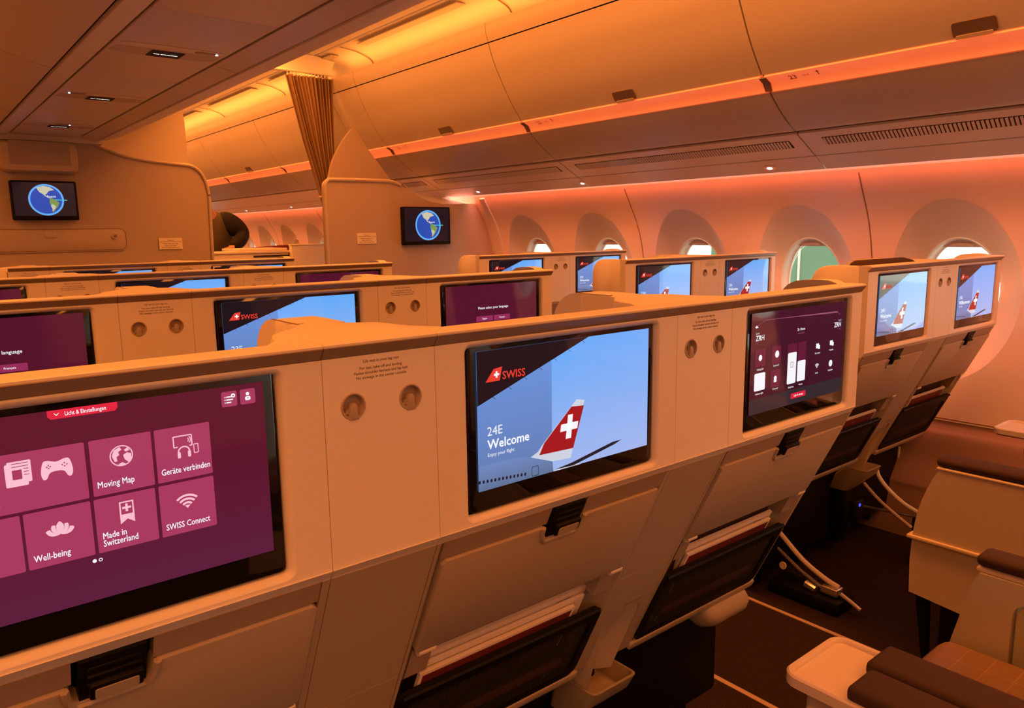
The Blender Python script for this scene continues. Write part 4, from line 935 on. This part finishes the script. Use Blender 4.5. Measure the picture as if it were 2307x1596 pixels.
def console_panel(hw):
    b = B(); holes = [circ(s*0.041*hw/0.08, 1.148, 0.0165, 32) for s in (-1, 1)]
    b.prism(q4(-hw+0.0004, hw-0.0004, 0.9535, 1.2075), XZ(0), -0.03, 0.0, M['shell'], holes=holes)
    for s in (-1, 1): b.box(s*hw-0.004, s*hw+0.004, 0.0015, 0.004, 0.9535, 1.2075, M['hook'])
    return b.mesh('console_panel')
def console_text(hw):
    b = B(); F = XZ(0); k = hw/0.08
    for i, (s_, z) in enumerate((('Life vest in your leg rest', 1.1985), ('For taxi, take-off and landing:', 1.1905), ('Fasten shoulder harness and lap belt', 1.1848), ('No stowage in the center console', 1.1792))):
        b.text(s_, 0.0, z, 0.0052*k, F, 0.0002, M['ink'], 'CENTER', 0.012)
    return b.mesh('printed_notice', False)
def console_lower(hw):
    b = B()
    P = q4(-hw+0.001, hw-0.001, 0.445, 0.9402); H = [(-hw+0.022, 0.452), (hw-0.022, 0.452), (hw-0.022, 0.55), (hw-0.040, 0.575), (hw-0.055, 0.588), (-hw+0.022, 0.572)]
    H = [(-hw*0.74, 0.40), (hw*0.72, 0.40), (hw*0.70, 0.56), (hw*0.58, 0.585), (-hw*0.70, 0.572)]
    P = [(-hw+0.001, 0.445), (-hw*0.74, 0.445), (-hw*0.72, 0.572), (hw*0.50, 0.592), (hw*0.62, 0.565), (hw*0.62, 0.445), (hw-0.001, 0.445), (hw-0.001, 0.695), (-hw+0.001, 0.695)]
    b.prism(P, LOW, -0.03, 0.0, M['lower'])
    b.prism(q4(-hw+0.001, hw-0.001, 0.6975, 0.9402), LOW, -0.03, 0.0, M['lower']); b.prism(q4(-hw+0.002, hw-0.002, 0.5, 0.9402), LOW, -0.06, -0.031, M['lower'])
    # trough that runs down into the bin
    k = hw/0.08; tl, tr_ = LOW(-hw*0.72, 0.572, -0.004), LOW(hw*0.50, 0.592, -0.004); tr2 = LOW(hw*0.62, 0.565, -0.004)
    bl, br = (-0.052*k, 0.300, 0.385), (0.030*k, 0.300, 0.385); fl, fr = (-0.060*k, 0.232, 0.385), (0.050*k, 0.262, 0.40)
    N = 6; rows = []
    for i in range(N+1):
        q = i/N; e = q**1.3
        L_ = Vector(tl)*(1-q) + Vector(bl)*q; R_ = Vector(tr_)*(1-q) + Vector(br)*q
        L_.y += 0.020*sin(pi*q); R_.y += 0.020*sin(pi*q); rows.append((L_, R_))
    for (a, c), (d_, e_) in zip(rows, rows[1:]): b.add([a, c, e_, d_], [[3, 2, 1, 0]], M['armpanel'])
    for (a, c), (d_, e_), q in zip(rows, rows[1:], range(N)):
        q0, q1 = q/N, (q+1)/N; A_ = Vector(tr2)*(1-q0) + Vector(fr)*q0; B_ = Vector(tr2)*(1-q1) + Vector(fr)*q1
        b.add([c, A_, B_, e_], [[3, 2, 1, 0]], M['armpanel'])
        A_ = Vector(tl)*(1-q0) + Vector(fl)*q0; B_ = Vector(tl)*(1-q1) + Vector(fl)*q1
        b.add([a, A_, B_, d_], [[0, 1, 2, 3]], M['armpanel'])
    for i in range(2): b.prism(q4(-hw*0.25, hw*0.45, 0.604+0.004*i, 0.6055+0.004*i), LOW, 0, 0.0008, M['gap'])
    return b.mesh('lower_cover')
def console_bin(hw):
    b = B(); k = hw/0.08
    def R(s, z, y0, y1, r=0.014): return [(x*k, y, z) for x, y in rr(-0.066*s, 0.072*s, y0, y1, r, 4)]
    O = [R(0.72, 0.30, 0.290, 0.365), R(0.95, 0.37, 0.220, 0.335), R(1.0, 0.406, 0.202, 0.295)]
    I = [R(0.94, 0.406, 0.209, 0.291, 0.011), R(0.86, 0.368, 0.230, 0.310, 0.01)]
    b.loft(O + I, M['lower'], True, True, True); return b.mesh('stowage_bin')
def fork_mesh(hw):
    b = B(); c = 0.0
    P = [(-0.115, 0.036), (-0.100, 0.09), (-0.082, 0.140), (-0.050, 0.172), (-0.020, 0.20), (-0.012, 0.25), (-0.010, 0.30), (0.054, 0.30), (0.056, 0.27), (0.044, 0.205), (0.070, 0.175), (0.092, 0.155), (0.105, 0.09), (0.118, 0.036)]
    P = smooth_poly(P, 3, True); k = hw/0.08
    F = lambda u, v, d: (u*k, v, 1.2245+d)
    b.prism(P, F, -0.26, 0.0, M['shell'], bev=0.006); return b.mesh('privacy_fork')
def fork_wing(hw):
    b = B(); P = smooth_poly([(0.20, 1.2240), (0.30, 1.2240), (0.335, 1.218), (0.362, 1.200), (0.380, 1.165), (0.386, 1.12), (0.388, 1.0)], 4) + [(0.388, 0.72), (0.20, 0.72)]
    b.loft([[(x, y, z) for y, z in P] for x in (-0.011, 0.0545)], M['shell'], True, True, True)
    b.box(-0.0114, -0.009, 0.21, 0.31, 1.2242, 1.2246, M['gap']); b.box(-0.0114, 0.0, 0.215, 0.22, 1.2242, 1.2246, M['gap'])
    return b.mesh('privacy_wing')
def console(cx, y, label, hw=0.0764, group='consoles between seat backs'):
    t = thing('seat_console', label, 'console', (cx, y, 0), group)
    obj('console_panel', cm(('cp', hw), lambda: console_panel(hw)), t); obj('cap_strip', cm(('cap', (-hw, hw)), lambda: cap_mesh(-hw, hw)), t); obj('bottom_trim', cm(('bot', (-hw, hw)), lambda: bottom_mesh(-hw, hw)), t)
    obj('printed_notice', cm(('ct', hw), lambda: console_text(hw)), t, label='four lines of small dark print')
    for s in (-1, 1):
        hx = s*0.041*hw/0.08; h = obj('coat_hook', cm(('hk', hx), lambda: hook_bm(hx)), t); obj('hook_lever', cm(('ha', hx), lambda: hook_arm(hx)), h)
    obj('lower_cover', cm(('cl', hw), lambda: console_lower(hw)), t); obj('stowage_bin', cm(('cb', hw), lambda: console_bin(hw)), t)
    obj('privacy_fork', cm(('fk', hw), lambda: fork_mesh(hw)), t); obj('privacy_wing', cm(('fw', hw), lambda: fork_wing(hw)), t)
    def post():
        b = B(); b.box(-hw*0.55, hw*0.55, 0.30, 0.36, 0.10, 0.42, M['black'], 0.01); b.box(-hw+0.004, hw-0.004, 0.36, 0.86, 0.08, 0.60, M['black'], 0.02); return b.mesh('console_post')
    obj('console_post', cm(('post', hw), post), t)
    return t
PIT = 1.0056; SP = 0.6329
rown = ['front', 'second', 'third', 'fourth']
for r in range(4):
    y = r*PIT; g = 'seats of the centre block, row %d from the camera' % (r+1)
    where = ['nearest centre row', 'second centre row', 'third centre row', 'fourth centre row, by the bulkhead'][r]
    if r < 3:
        airline_seat(-SP, y, ['seat back at lower left with the large purple menu screen of tiles', 'left seat of the second centre row, purple screen cut by the frame edge', 'left seat of the third centre row, sliver of purple screen at the left edge'][r],
                     [('home',), ('lang',), ('lang',)][r], wing=-1, group=g)
    airline_seat(0, y, ['middle seat back of the nearest row, screen with 24E Welcome', 'middle seat back of the second centre row, partly covered blue tail screen', 'middle seat back of the third centre row, top of a blue screen', 'left visible seat back of the fourth centre row, thin blue screen sliver'][r],
                 ('welcome', ['24E', '23E', '22E', '21E'][r], 'Welcome'), group=g)
    airline_seat(SP, y, ['aisle seat back of the nearest row with the dark settings screen', 'aisle seat back of the second centre row, Please select your language screen', 'aisle seat back of the third centre row, strip of purple screen', 'aisle seat back of the fourth centre row, before the doorway'][r],
                 [('settings',), ('lang',), ('lang',), ('welcome', '21G', 'Welcome')][r], xr=0.2355, wing=1, group=g, footrest=(r == 0))
    if r < 3 or True: console(-SP/2, y, 'console between the left and middle seats of the ' + where)
    console(SP/2, y, 'console between the middle and aisle seats of the ' + where)
HX, KX, RY = 1.8285, 2.4485, 0.3259
for r in range(3):
    y = RY + r*PIT; wh = ['nearest window row', 'middle window row', 'farthest window row, by the bulkhead'][r]; g = 'window side seats, row %d' % (r+1)
    airline_seat(HX, y, 'aisle-side seat back of the ' + wh + (', with dark headrest above it' if r == 0 else ''), ('welcome', ['24H', '23H', '22H'][r], 'Welcome'), wing=-1, xl=-0.258, group=g, head=1.255 if r == 0 else 1.205)
    airline_seat(KX, y, 'wall-side seat back of the ' + wh + (', against the window' if r == 0 else ''), ('welcome', ['24K', '23K', '22K'][r], 'Willkommen' if r == 0 else 'Welcome'), xr=0.225, xl=-0.24, wing=1, group=g)
    console((HX+KX)/2, y, 'console between the two seats of the ' + wh, hw=0.0699)

# magazines and cards in the pockets ------------------------------------------
def magazine(cx, y, x0, x1, zt, d, th, label, skew=0.0, name='magazine'):
    t = thing(name, label, 'magazine', (cx, y, 0))
    b = B(); P = [(x0, 0.475), (x1, 0.475), (x1+skew*0.3, zt), (x0+skew*0.3, zt+skew*0.0)]
    b.prism(P, LOW, -d-th, -d, M['paper'], bev=0.0008); obj('pages', b, t)
    b = B(); b.prism([(x0+0.006, 0.48), (x1-0.006, 0.48), (x1-0.006, zt-0.006), (x0+0.006, zt-0.006)], LOW, -d-0.0002, -d+0.0004, M['maroon'] if 'dark' in label else M['paper']); obj('cover', b, t)
    b = B(); b.text('cabin guide', x1-0.075, zt-0.014, 0.008, LOW, -d+0.0007, M['ink'], bold=0.01); obj('print', b, t)
    return t
magazine(0, 0, -0.175, 0.185, 0.678, 0.026, 0.010, 'tall cream magazine at the back of the middle seat pocket, nearest row')
magazine(0, 0, -0.178, 0.176, 0.668, 0.017, 0.006, 'second cream booklet in the middle seat pocket, nearest row')
magazine(0, 0, -0.190, 0.145, 0.662, 0.007, 0.007, 'front dark-covered card with cream edge in the middle seat pocket, nearest row')
magazine(SP, 0, -0.165, 0.165, 0.674, 0.018, 0.008, 'pale booklet at the back of the aisle seat pocket, nearest row')
magazine(SP, 0, -0.160, 0.150, 0.666, 0.007, 0.007, 'dark-covered card with cream edge in the aisle seat pocket, nearest row')
magazine(HX, RY, -0.165, 0.165, 0.674, 0.010, 0.008, 'dark-covered card in the pocket of the nearest window row aisle-side seat')
magazine(KX, RY, -0.165, 0.150, 0.674, 0.010, 0.008, 'dark-covered card in the pocket of the nearest window row wall-side seat')

# ------------------------------------------------------------------ armrests and seats beside the camera
def armpad(b, x0, x1, y0, y1, z0, z1):
    b.box(x0, x1, y0, y1, z0, z1, M['pad'], 0.013, 4)
# console arm between E and G of the camera's row
t = thing('armrest_console', 'cocktail table with twin dark brown pads at the bottom right corner', 'armrest', (0.34, -0.20, 0))
b = B(); O = rr(-0.085, 0.088, -0.30, -0.004, 0.028, 6)
Ft = lambda u, v, d: (u, v, 0.66+d)
lo = [[Ft(u, v, -0.026) for u, v in inset(O, 0.012)], [Ft(u, v, -0.019) for u, v in O], [Ft(u, v, -0.003) for u, v in O], [Ft(u, v, 0.0) for u, v in inset(O, 0.003)], [Ft(u, v, 0.0) for u, v in inset(O, 0.009)], [Ft(u, v, -0.0015) for u, v in inset(O, 0.011)], [Ft(u, v, -0.006) for u, v in inset(O, 0.013)], [Ft(u, v, -0.007) for u, v in inset(O, 0.017)]]
b.loft(lo, M['table'], True, True, True); obj('table_top', b, t)
b = B(); b.box(-0.078, 0.001, -0.75, -0.105, 0.650, 0.681, M['pad'], 0.012, 4); obj('pad', b, t)
b = B(); b.box(0.007, 0.088, -0.75, -0.092, 0.650, 0.681, M['pad'], 0.012, 4); obj('pad', b, t)
b = B(); b.box(-0.055, 0.065, -0.75, -0.03, 0.20, 0.636, M['armpanel'], 0.012, 3); obj('console_body', b, t)
# G seat of the camera's row
t = thing('airline_seat', 'brown stitched leather seat cushion and aisle armrest at the lower right', 'airline seat', (0.65, -1.0, 0))
b = B(); b.box(-0.225, 0.215, 0.20, 0.785, 0.40, 0.505, M['stitch'], 0.035, 5); obj('seat_cushion', b, t)
b = B(); T = Matrix.Translation((0, 0.16, 0.48)) @ Matrix.Rotation(radians(12), 4, 'X'); b.box(-0.21, 0.21, -0.05, 0.05, 0, 0.70, M['stitch'], 0.03, 3, T); obj('backrest', b, t)
b = B(); b.box(-0.2, 0.2, 0.10, 0.70, 0.12, 0.40, M['black'], 0.01); obj('seat_base', b, t)
b = B()
FX = lambda x0: (lambda u, v, d: (x0 - d, u, v))
side = smooth_poly([(0.728, 0.655), (0.742, 0.62), (0.760, 0.54), (0.775, 0.47), (0.785, 0.40)], 3)
poly = [(0.0, 0.20), (0.78, 0.20)] + side[::-1] + [(0.0, 0.655)]
hole = rr(0.20, 0.665, 0.30, 0.617, 0.03, 5)
b.prism(poly, FX(0.222), -0.075, 0.0, M['armpanelS'], holes=[hole]); ap = obj('armrest_body', b, t)
b = B(); b.prism(rr(0.205, 0.660, 0.305, 0.612, 0.03, 5), FX(0.222), -0.03, -0.012, M['armpanelY']); obj('recess_panel', b, ap, label='sand coloured recessed inner panel')
b = B(); b.box(0.226, 0.294, 0.0, 0.737, 0.655, 0.664, M['armpanel'], 0.003); obj('armrest_trim', b, t)
b = B(); b.box(0.227, 0.293, 0.0, 0.740, 0.665, 0.690, M['pad'], 0.012, 4); obj('armrest_pad', b, t)
# H seat of the camera's row: aisle side panel
t = thing('aisle_armrest_unit', 'tall tan armrest panel with a raised ridge and dark pad across the aisle', 'armrest', (1.52, -0.62, 0))
b = B(); pr = smooth_poly([(0.682, 0.648), (0.705, 0.60), (0.730, 0.52), (0.742, 0.435)], 3)
FL = lambda u, v, d: (-d, u, v)
b.prism([(-0.4, 0.432)] + [(0.742, 0.432)] + pr[::-1][1:] + [(-0.4, 0.648)], FL, -0.085, 0.0, M['armpanel']); obj('upper_panel', b, t)
b = B(); b.prism(smooth_poly([(0.742, 0.425), (0.745, 0.35), (0.742, 0.25)], 3)[:0] + [(-0.4, 0.125), (0.742, 0.25), (0.746, 0.35), (0.744, 0.422), (-0.4, 0.422)], FL, -0.085, -0.004, M['armpanel']); obj('lower_panel', b, t)
b = B(); b.prism(rr(-0.4, 0.757, 0.421, 0.433, 0.004, 3), FL, -0.09, 0.007, M['armpanel'], bev=0.003); obj('ridge', b, t)
b = B(); b.box(-0.002, 0.085, -0.4, 0.690, 0.648, 0.656, M['armpanel'], 0.003); obj('armrest_trim', b, t)
b = B(); b.box(0.002, 0.080, -0.4, 0.694, 0.657, 0.683, M['pad'], 0.012, 4); obj('armrest_pad', b, t)
b = B(); b.box(0.02, 0.10, -0.3, 0.66, 0.0, 0.25, M['black'], 0.01); b.prism([(0.70, 0.25), (0.735, 0.25), (0.70, 0.02), (0.69, 0.02)], FL, -0.06, -0.03, M['black']); obj('support', b, t)
t = thing('airline_seat', 'dark seat cushion just inside the armrest panel at the right edge', 'airline seat', (HX, -0.68, 0))
b = B(); b.box(-0.22, 0.24, 0.20, 0.70, 0.42, 0.53, M['pad'], 0.04, 4); obj('seat_cushion', b, t)
b = B(); b.box(-0.2, 0.2, 0.10, 0.66, 0.12, 0.41, M['black'], 0.01); obj('seat_base', b, t)
b = B(); T = Matrix.Translation((0, 0.16, 0.50)) @ Matrix.Rotation(radians(12), 4, 'X'); b.box(-0.2, 0.2, -0.05, 0.05, 0, 0.68, M['pad'], 0.03, 3, T); obj('backrest', b, t)
t = thing('cocktail_table', 'small cream cocktail table at the right edge by the window wall', 'table', (2.19, -0.05, 0))
b = B(); O = rr(-0.085, 0.085, -0.35, 0.178, 0.03, 6)
lo = [[Ft(u, v, -0.026) for u, v in inset(O, 0.012)], [Ft(u, v, -0.019) for u, v in O], [Ft(u, v, -0.003) for u, v in O], [Ft(u, v, 0.0) for u, v in inset(O, 0.003)], [Ft(u, v, 0.0) for u, v in inset(O, 0.009)], [Ft(u, v, -0.0015) for u, v in inset(O, 0.011)], [Ft(u, v, -0.006) for u, v in inset(O, 0.013)], [Ft(u, v, -0.007) for u, v in inset(O, 0.017)]]
b.loft(lo, M['table'], True, True, True); obj('table_top', b, t)
b = B(); b.box(-0.045, 0.05, -0.30, 0.09, 0.565, 0.640, M['armpanel'], 0.012, 3); br_ = obj('bracket', b, t)
b = B(); b.prism(circ(0.015, 0.603, 0.019, 20), lambda u, v, d: (-0.045-d, u, v), 0, 0.006, M['chrome']); b.prism(circ(0.015, 0.603, 0.009, 16), lambda u, v, d: (-0.045-d, u, v), 0.006, 0.009, M['black']); obj('pivot_knob', b, br_)
b = B(); b.box(-0.04, 0.045, -0.5, -0.02, 0.0, 0.565, M['black'], 0.01); obj('console_body', b, t)

# footrest arms under the window row ------------------------------------------------
t = thing('footrest_frame', 'pale metal footrest arm with buckle lying under the aisle-side window row seat', 'footrest', (1.70, 0.45, 0))
b = B(); A = smooth_poly([(0.02, 0.27, 0.245), (0.0, 0.20, 0.210), (-0.01, 0.11, 0.150), (0.0, 0.03, 0.105), (0.01, -0.02, 0.085)], 4); b.tube(A, 0.009, M['shell'], 8); obj('arm', b, t)
b = B(); b.tube([(0.0, 0.24, 0.17), (0.0, 0.12, 0.10), (0.0, 0.02, 0.06)], 0.007, M['metal'], 8); obj('strut', b, t)
b = B(); b.box(-0.02, 0.025, -0.03, 0.035, 0.055, 0.085, M['metal'], 0.006, 3); b.tube([(-0.02, 0.05, 0.06), (-0.02, 0.09, 0.07)], 0.014, M['chrome'], 10); obj('buckle', b, t)
b = B(); b.tube([(0.005, -0.03, 0.065), (0.01, -0.07, 0.045), (0.01, -0.10, 0.03)], 0.008, M['metal'], 8); obj('hook_end', b, t)
b = B(); b.box(-0.05, 0.06, -0.05, 0.22, 0.0, 0.05, M['black'], 0.008); obj('base_plate', b, t)
b = B(); b.prism(circ(0.16, 0.125, 0.014, 18), lambda u, v, d: (-0.055-d, u, v), 0, 0.004, M['shell']); obj('knob', b, t)
t = thing('footrest_frame', 'white curved footrest bar with straight lower bar, under the wall-side window row seat', 'footrest', (2.30, 0.5, 0))
b = B(); A = smooth_poly([(0, 0.095, 0.37), (0.0, 0.085, 0.33), (0, 0.045, 0.285), (0, -0.02, 0.24), (0, -0.085, 0.215)], 4); b.tube(A, 0.0085, M['reveal'], 8); obj('arm', b, t)
b = B(); b.tube([(0, 0.168, 0.178), (0, -0.085, 0.197)], 0.006, M['metal'], 8); obj('lower_rod', b, t)
b = B(); A = smooth_poly([(-0.05, 0.12, 0.30), (-0.05, 0.04, 0.235), (-0.05, -0.08, 0.165)], 4); b.tube(A, 0.007, M['trim'], 8); obj('strut', b, t)
b = B(); b.box(-0.03, 0.03, -0.10, -0.07, 0.0, 0.20, M['black'], 0.006); obj('post', b, t)
t = thing('power_socket', 'small black socket block with a blue light under the near window row console', 'socket', (2.10, 0.56, 0))
b = B(); b.box(-0.03, 0.035, 0.0, 0.03, 0.20, 0.275, M['black'], 0.008, 3); obj('housing', b, t)
b = B(); b.prism(circ(0.0, 0.258, 0.007, 12), XZ(0), 0, 0.002, M['blueled']); obj('indicator', b, t)
for i, (x, xw) in enumerate(((HX, 0.4), (KX, 0.4))):
    pass

# ------------------------------------------------------------------ business cabin beyond the curtain
t = thing('business_suite', 'cream business seat console with stepped top beyond the curtain', 'console', (1.5, 5.3, 0))
b = B(); b.box(-0.32, 0.30, 0, 0.55, 0.3, 1.195, M['shell'], 0.01); obj('body', b, t)
b = B(); b.box(-0.33, 0.31, -0.01, 0.30, 1.195, 1.215, M['shell'], 0.006); b.box(-0.10, 0.31, 0.05, 0.45, 1.216, 1.235, M['shell'], 0.004); obj('shelf', b, t)
b = B(); b.box(0.0, 0.30, -0.006, 0.0, 1.165, 1.18, M['dark'], 0.002); b.box(-0.20, 0.05, -0.008, 0.0, 1.06, 1.155, M['armpanel'], 0.003); obj('drawer', b, t)
t = thing('business_partition', 'tall cream business side panel beside the right bulkhead edge', 'panel', (1.97, 5.25, 0))
b = B(); b.box(-0.165, 0.165, 0, 0.06, 0.2, 1.258, M['shell'], 0.01); obj('panel', b, t)
b = B(); b.box(-0.168, 0.168, -0.004, 0.064, 1.252, 1.264, M['shell'], 0.004); obj('cap', b, t)
t = thing('business_chair', 'dark maroon business seat top behind the console beyond the curtain', 'airline seat', (1.8, 5.87, 0))
b = B(); P = smooth_poly([(-0.26, 1.20), (-0.14, 1.225), (0.05, 1.24), (0.30, 1.25), (0.36, 1.22), (0.36, 0.9), (-0.26, 0.9)], 3, True); b.prism(P, XZ(0), -0.13, 0, M['maroon'], bev=0.01); obj('backrest', b, t)
b = B(); b.box(-0.24, 0.34, 0.0, 0.13, 0.0, 0.9, M['maroon'], 0.02); obj('seat_base', b, t)

# person leaning over the console ----------------------------------------------------
def skin_body(name, pts, edges_, radii, m, parent, lab=None, sub=2, root=0):
    me = bpy.data.meshes.new(name); me.from_pydata(pts, edges_, []); o = bpy.data.objects.new(name, me); COL.objects.link(o)
    md = o.modifiers.new('s', 'SKIN'); md.use_smooth_shade = True
    for i, r_ in enumerate(radii):
        v = me.skin_vertices[0].data[i]; v.radius = r_ if isinstance(r_, tuple) else (r_, r_)
        v.use_root = (i == root)
    o.modifiers.new('d', 'SUBSURF').levels = sub; o.modifiers['d'].render_levels = sub
    dg = bpy.context.evaluated_depsgraph_get(); me2 = bpy.data.meshes.new_from_object(o.evaluated_get(dg)); bpy.data.objects.remove(o)
    me2.materials.clear(); me2.materials.append(m); me2.name = name; me2.shade_smooth()
    o2 = bpy.data.objects.new(name, me2); COL.objects.link(o2); o2.parent = parent
    if lab: o2['label'] = lab
    return o2
t = thing('person', 'person in olive top and black sleeves leaning over the console beyond the bulkhead', 'person', (1.42, 6.45, 0))
# body (continuous): pelvis 0, waist, chest, neck, head, legs, arms
pts = [(0.10, 0.05, 0.93), (0.13, 0.02, 1.10), (0.15, -0.03, 1.30), (0.13, -0.10, 1.45), (0.06, -0.15, 1.53), (0.00, -0.20, 1.585), (-0.04, -0.24, 1.635),
       (-0.09, 0.06, 0.86), (-0.10, 0.04, 0.48), (-0.10, 0.08, 0.09), (-0.10, -0.06, 0.04),
       (0.09, 0.06, 0.86), (0.10, 0.04, 0.48), (0.10, 0.08, 0.09), (0.10, -0.06, 0.04)]
ed = [(0, 1), (1, 2), (2, 3), (3, 4), (4, 5), (5, 6), (0, 7), (7, 8), (8, 9), (9, 10), (0, 11), (11, 12), (12, 13), (13, 14)]
skin_body('body', pts, ed, [(0.15, 0.12), (0.14, 0.11), (0.18, 0.12), (0.12, 0.09), (0.055, 0.055), (0.085, 0.10), (0.07, 0.085), 0.09, 0.065, 0.045, 0.04, 0.09, 0.065, 0.045, 0.04], M['skin'], t)
skin_body('vest', pts[:5], ed[:4], [(0.19, 0.135), (0.20, 0.14), (0.25, 0.16), (0.17, 0.13), (0.085, 0.085)], M['olive'], t, 'olive sleeveless top')
skin_body('trousers', [pts[0]] + pts[7:10] + pts[11:14], [(0, 1), (1, 2), (2, 3), (0, 4), (4, 5), (5, 6)], [(0.17, 0.14), 0.11, 0.085, 0.06, 0.11, 0.085, 0.06], M['blackcloth'], t, 'black trousers')
skin_body('sleeve', [(0.15, -0.06, 1.44), (0.23, -0.10, 1.48), (0.31, -0.13, 1.42), (0.375, -0.15, 1.345), (0.30, -0.22, 1.285), (0.20, -0.32, 1.235)], [(0, 1), (1, 2), (2, 3), (3, 4), (4, 5)], [0.10, 0.115, 0.105, 0.08, 0.07, 0.045], M['blackcloth'], t, 'black sleeve')
skin_body('sleeve', [(0.02, -0.10, 1.44), (-0.10, -0.12, 1.46), (-0.16, -0.18, 1.33), (-0.10, -0.30, 1.23)], [(0, 1), (1, 2), (2, 3)], [0.07, 0.08, 0.06, 0.04], M['blackcloth'], t, 'black sleeve')
def hand(base, d, s=1.0):
    b = Vector(base); d = Vector(d).normalized(); side_ = d.cross(Vector((0, 0, 1))).normalized()
    P = [tuple(b), tuple(b + d*0.045)]; E_ = [(0, 1)]; R_ = [0.024, (0.036, 0.016)]
    for i in range(4):
        o_ = (i-1.5)*0.019; ln = (0.062, 0.072, 0.068, 0.052)[i]; a = b + d*0.075 + side_*o_; k = len(P)
        P += [tuple(a), tuple(a + d*ln*0.5 + Vector((0, 0, 0.006))), tuple(a + d*ln*0.9 + Vector((0, 0, -0.014)))]; E_ += [(1, k), (k, k+1), (k+1, k+2)]; R_ += [0.012, 0.0095, 0.0075]
    k = len(P); a = b + d*0.03 + side_*s*0.03; P += [tuple(a), tuple(a + d*0.03 + side_*s*0.022), tuple(a + d*0.055 + side_*s*0.03)]; E_ += [(0, k), (k, k+1), (k+1, k+2)]; R_ += [0.013, 0.010, 0.008]
    return skin_body('hand', P, E_, R_, M['skin'], t, sub=1)
hand((0.20, -0.33, 1.235), (-0.45, -0.75, -0.12)); hand((-0.10, -0.31, 1.23), (0.2, -0.9, -0.1), -1)
b = B(); bm = bmesh.new(); bmesh.ops.create_icosphere(bm, subdivisions=3, radius=1.0)
for v in bm.verts: v.co = Vector((0.045 + v.co.x*0.092, -0.195 + v.co.y*0.105, 1.675 + v.co.z*0.105))
for v in list(bm.verts):
    if v.co.y < -0.245 and v.co.z < 1.70: v.co.y = -0.245
b.take(bm, M['hair']); obj('hair', b, t, loc=(-0.085, -0.03, -0.045))
bf = B()
for s in (-1, 1):
    bm = bmesh.new(); bmesh.ops.create_icosphere(bm, subdivisions=2, radius=1.0)
    for v in bm.verts: v.co = Vector((0.045 + s*0.032 + v.co.x*0.012, -0.318 + v.co.y*0.008, 1.655 + v.co.z*0.007))
    bf.take(bm, M['ink'])
    bm = bmesh.new(); bmesh.ops.create_icosphere(bm, subdivisions=2, radius=1.0)
    for v in bm.verts: v.co = Vector((0.045 + s*0.088 + v.co.x*0.01, -0.21 + v.co.y*0.018, 1.645 + v.co.z*0.028))
    bf.take(bm, M['skin'])
bm = bmesh.new(); bmesh.ops.create_cone(bm, cap_ends=True, segments=8, radius1=0.016, radius2=0.004, depth=0.04)
for v in bm.verts: v.co = Vector((0.045 + v.co.x, -0.325 - (0.5 - v.co.z/0.04)*0.012 + v.co.y*0.6, 1.63 + v.co.z))
bf.take(bm, M['skin']); bf.box(0.022, 0.068, -0.318, -0.305, 1.592, 1.600, M['maroon'], 0.003); obj('face', bf, t, loc=(-0.085, -0.015, -0.045))

# ------------------------------------------------------------------ closing walls (behind the camera and far ahead)
b = B(); b.box(-2.9, 2.9, Y0-0.05, Y0, 0, 2.7, M['bulk']); struct('wall_back', b)
b = B(); b.box(-2.9, 2.9, Y1, Y1+0.05, 0, 2.7, M['bulk']); struct('wall_far', b)
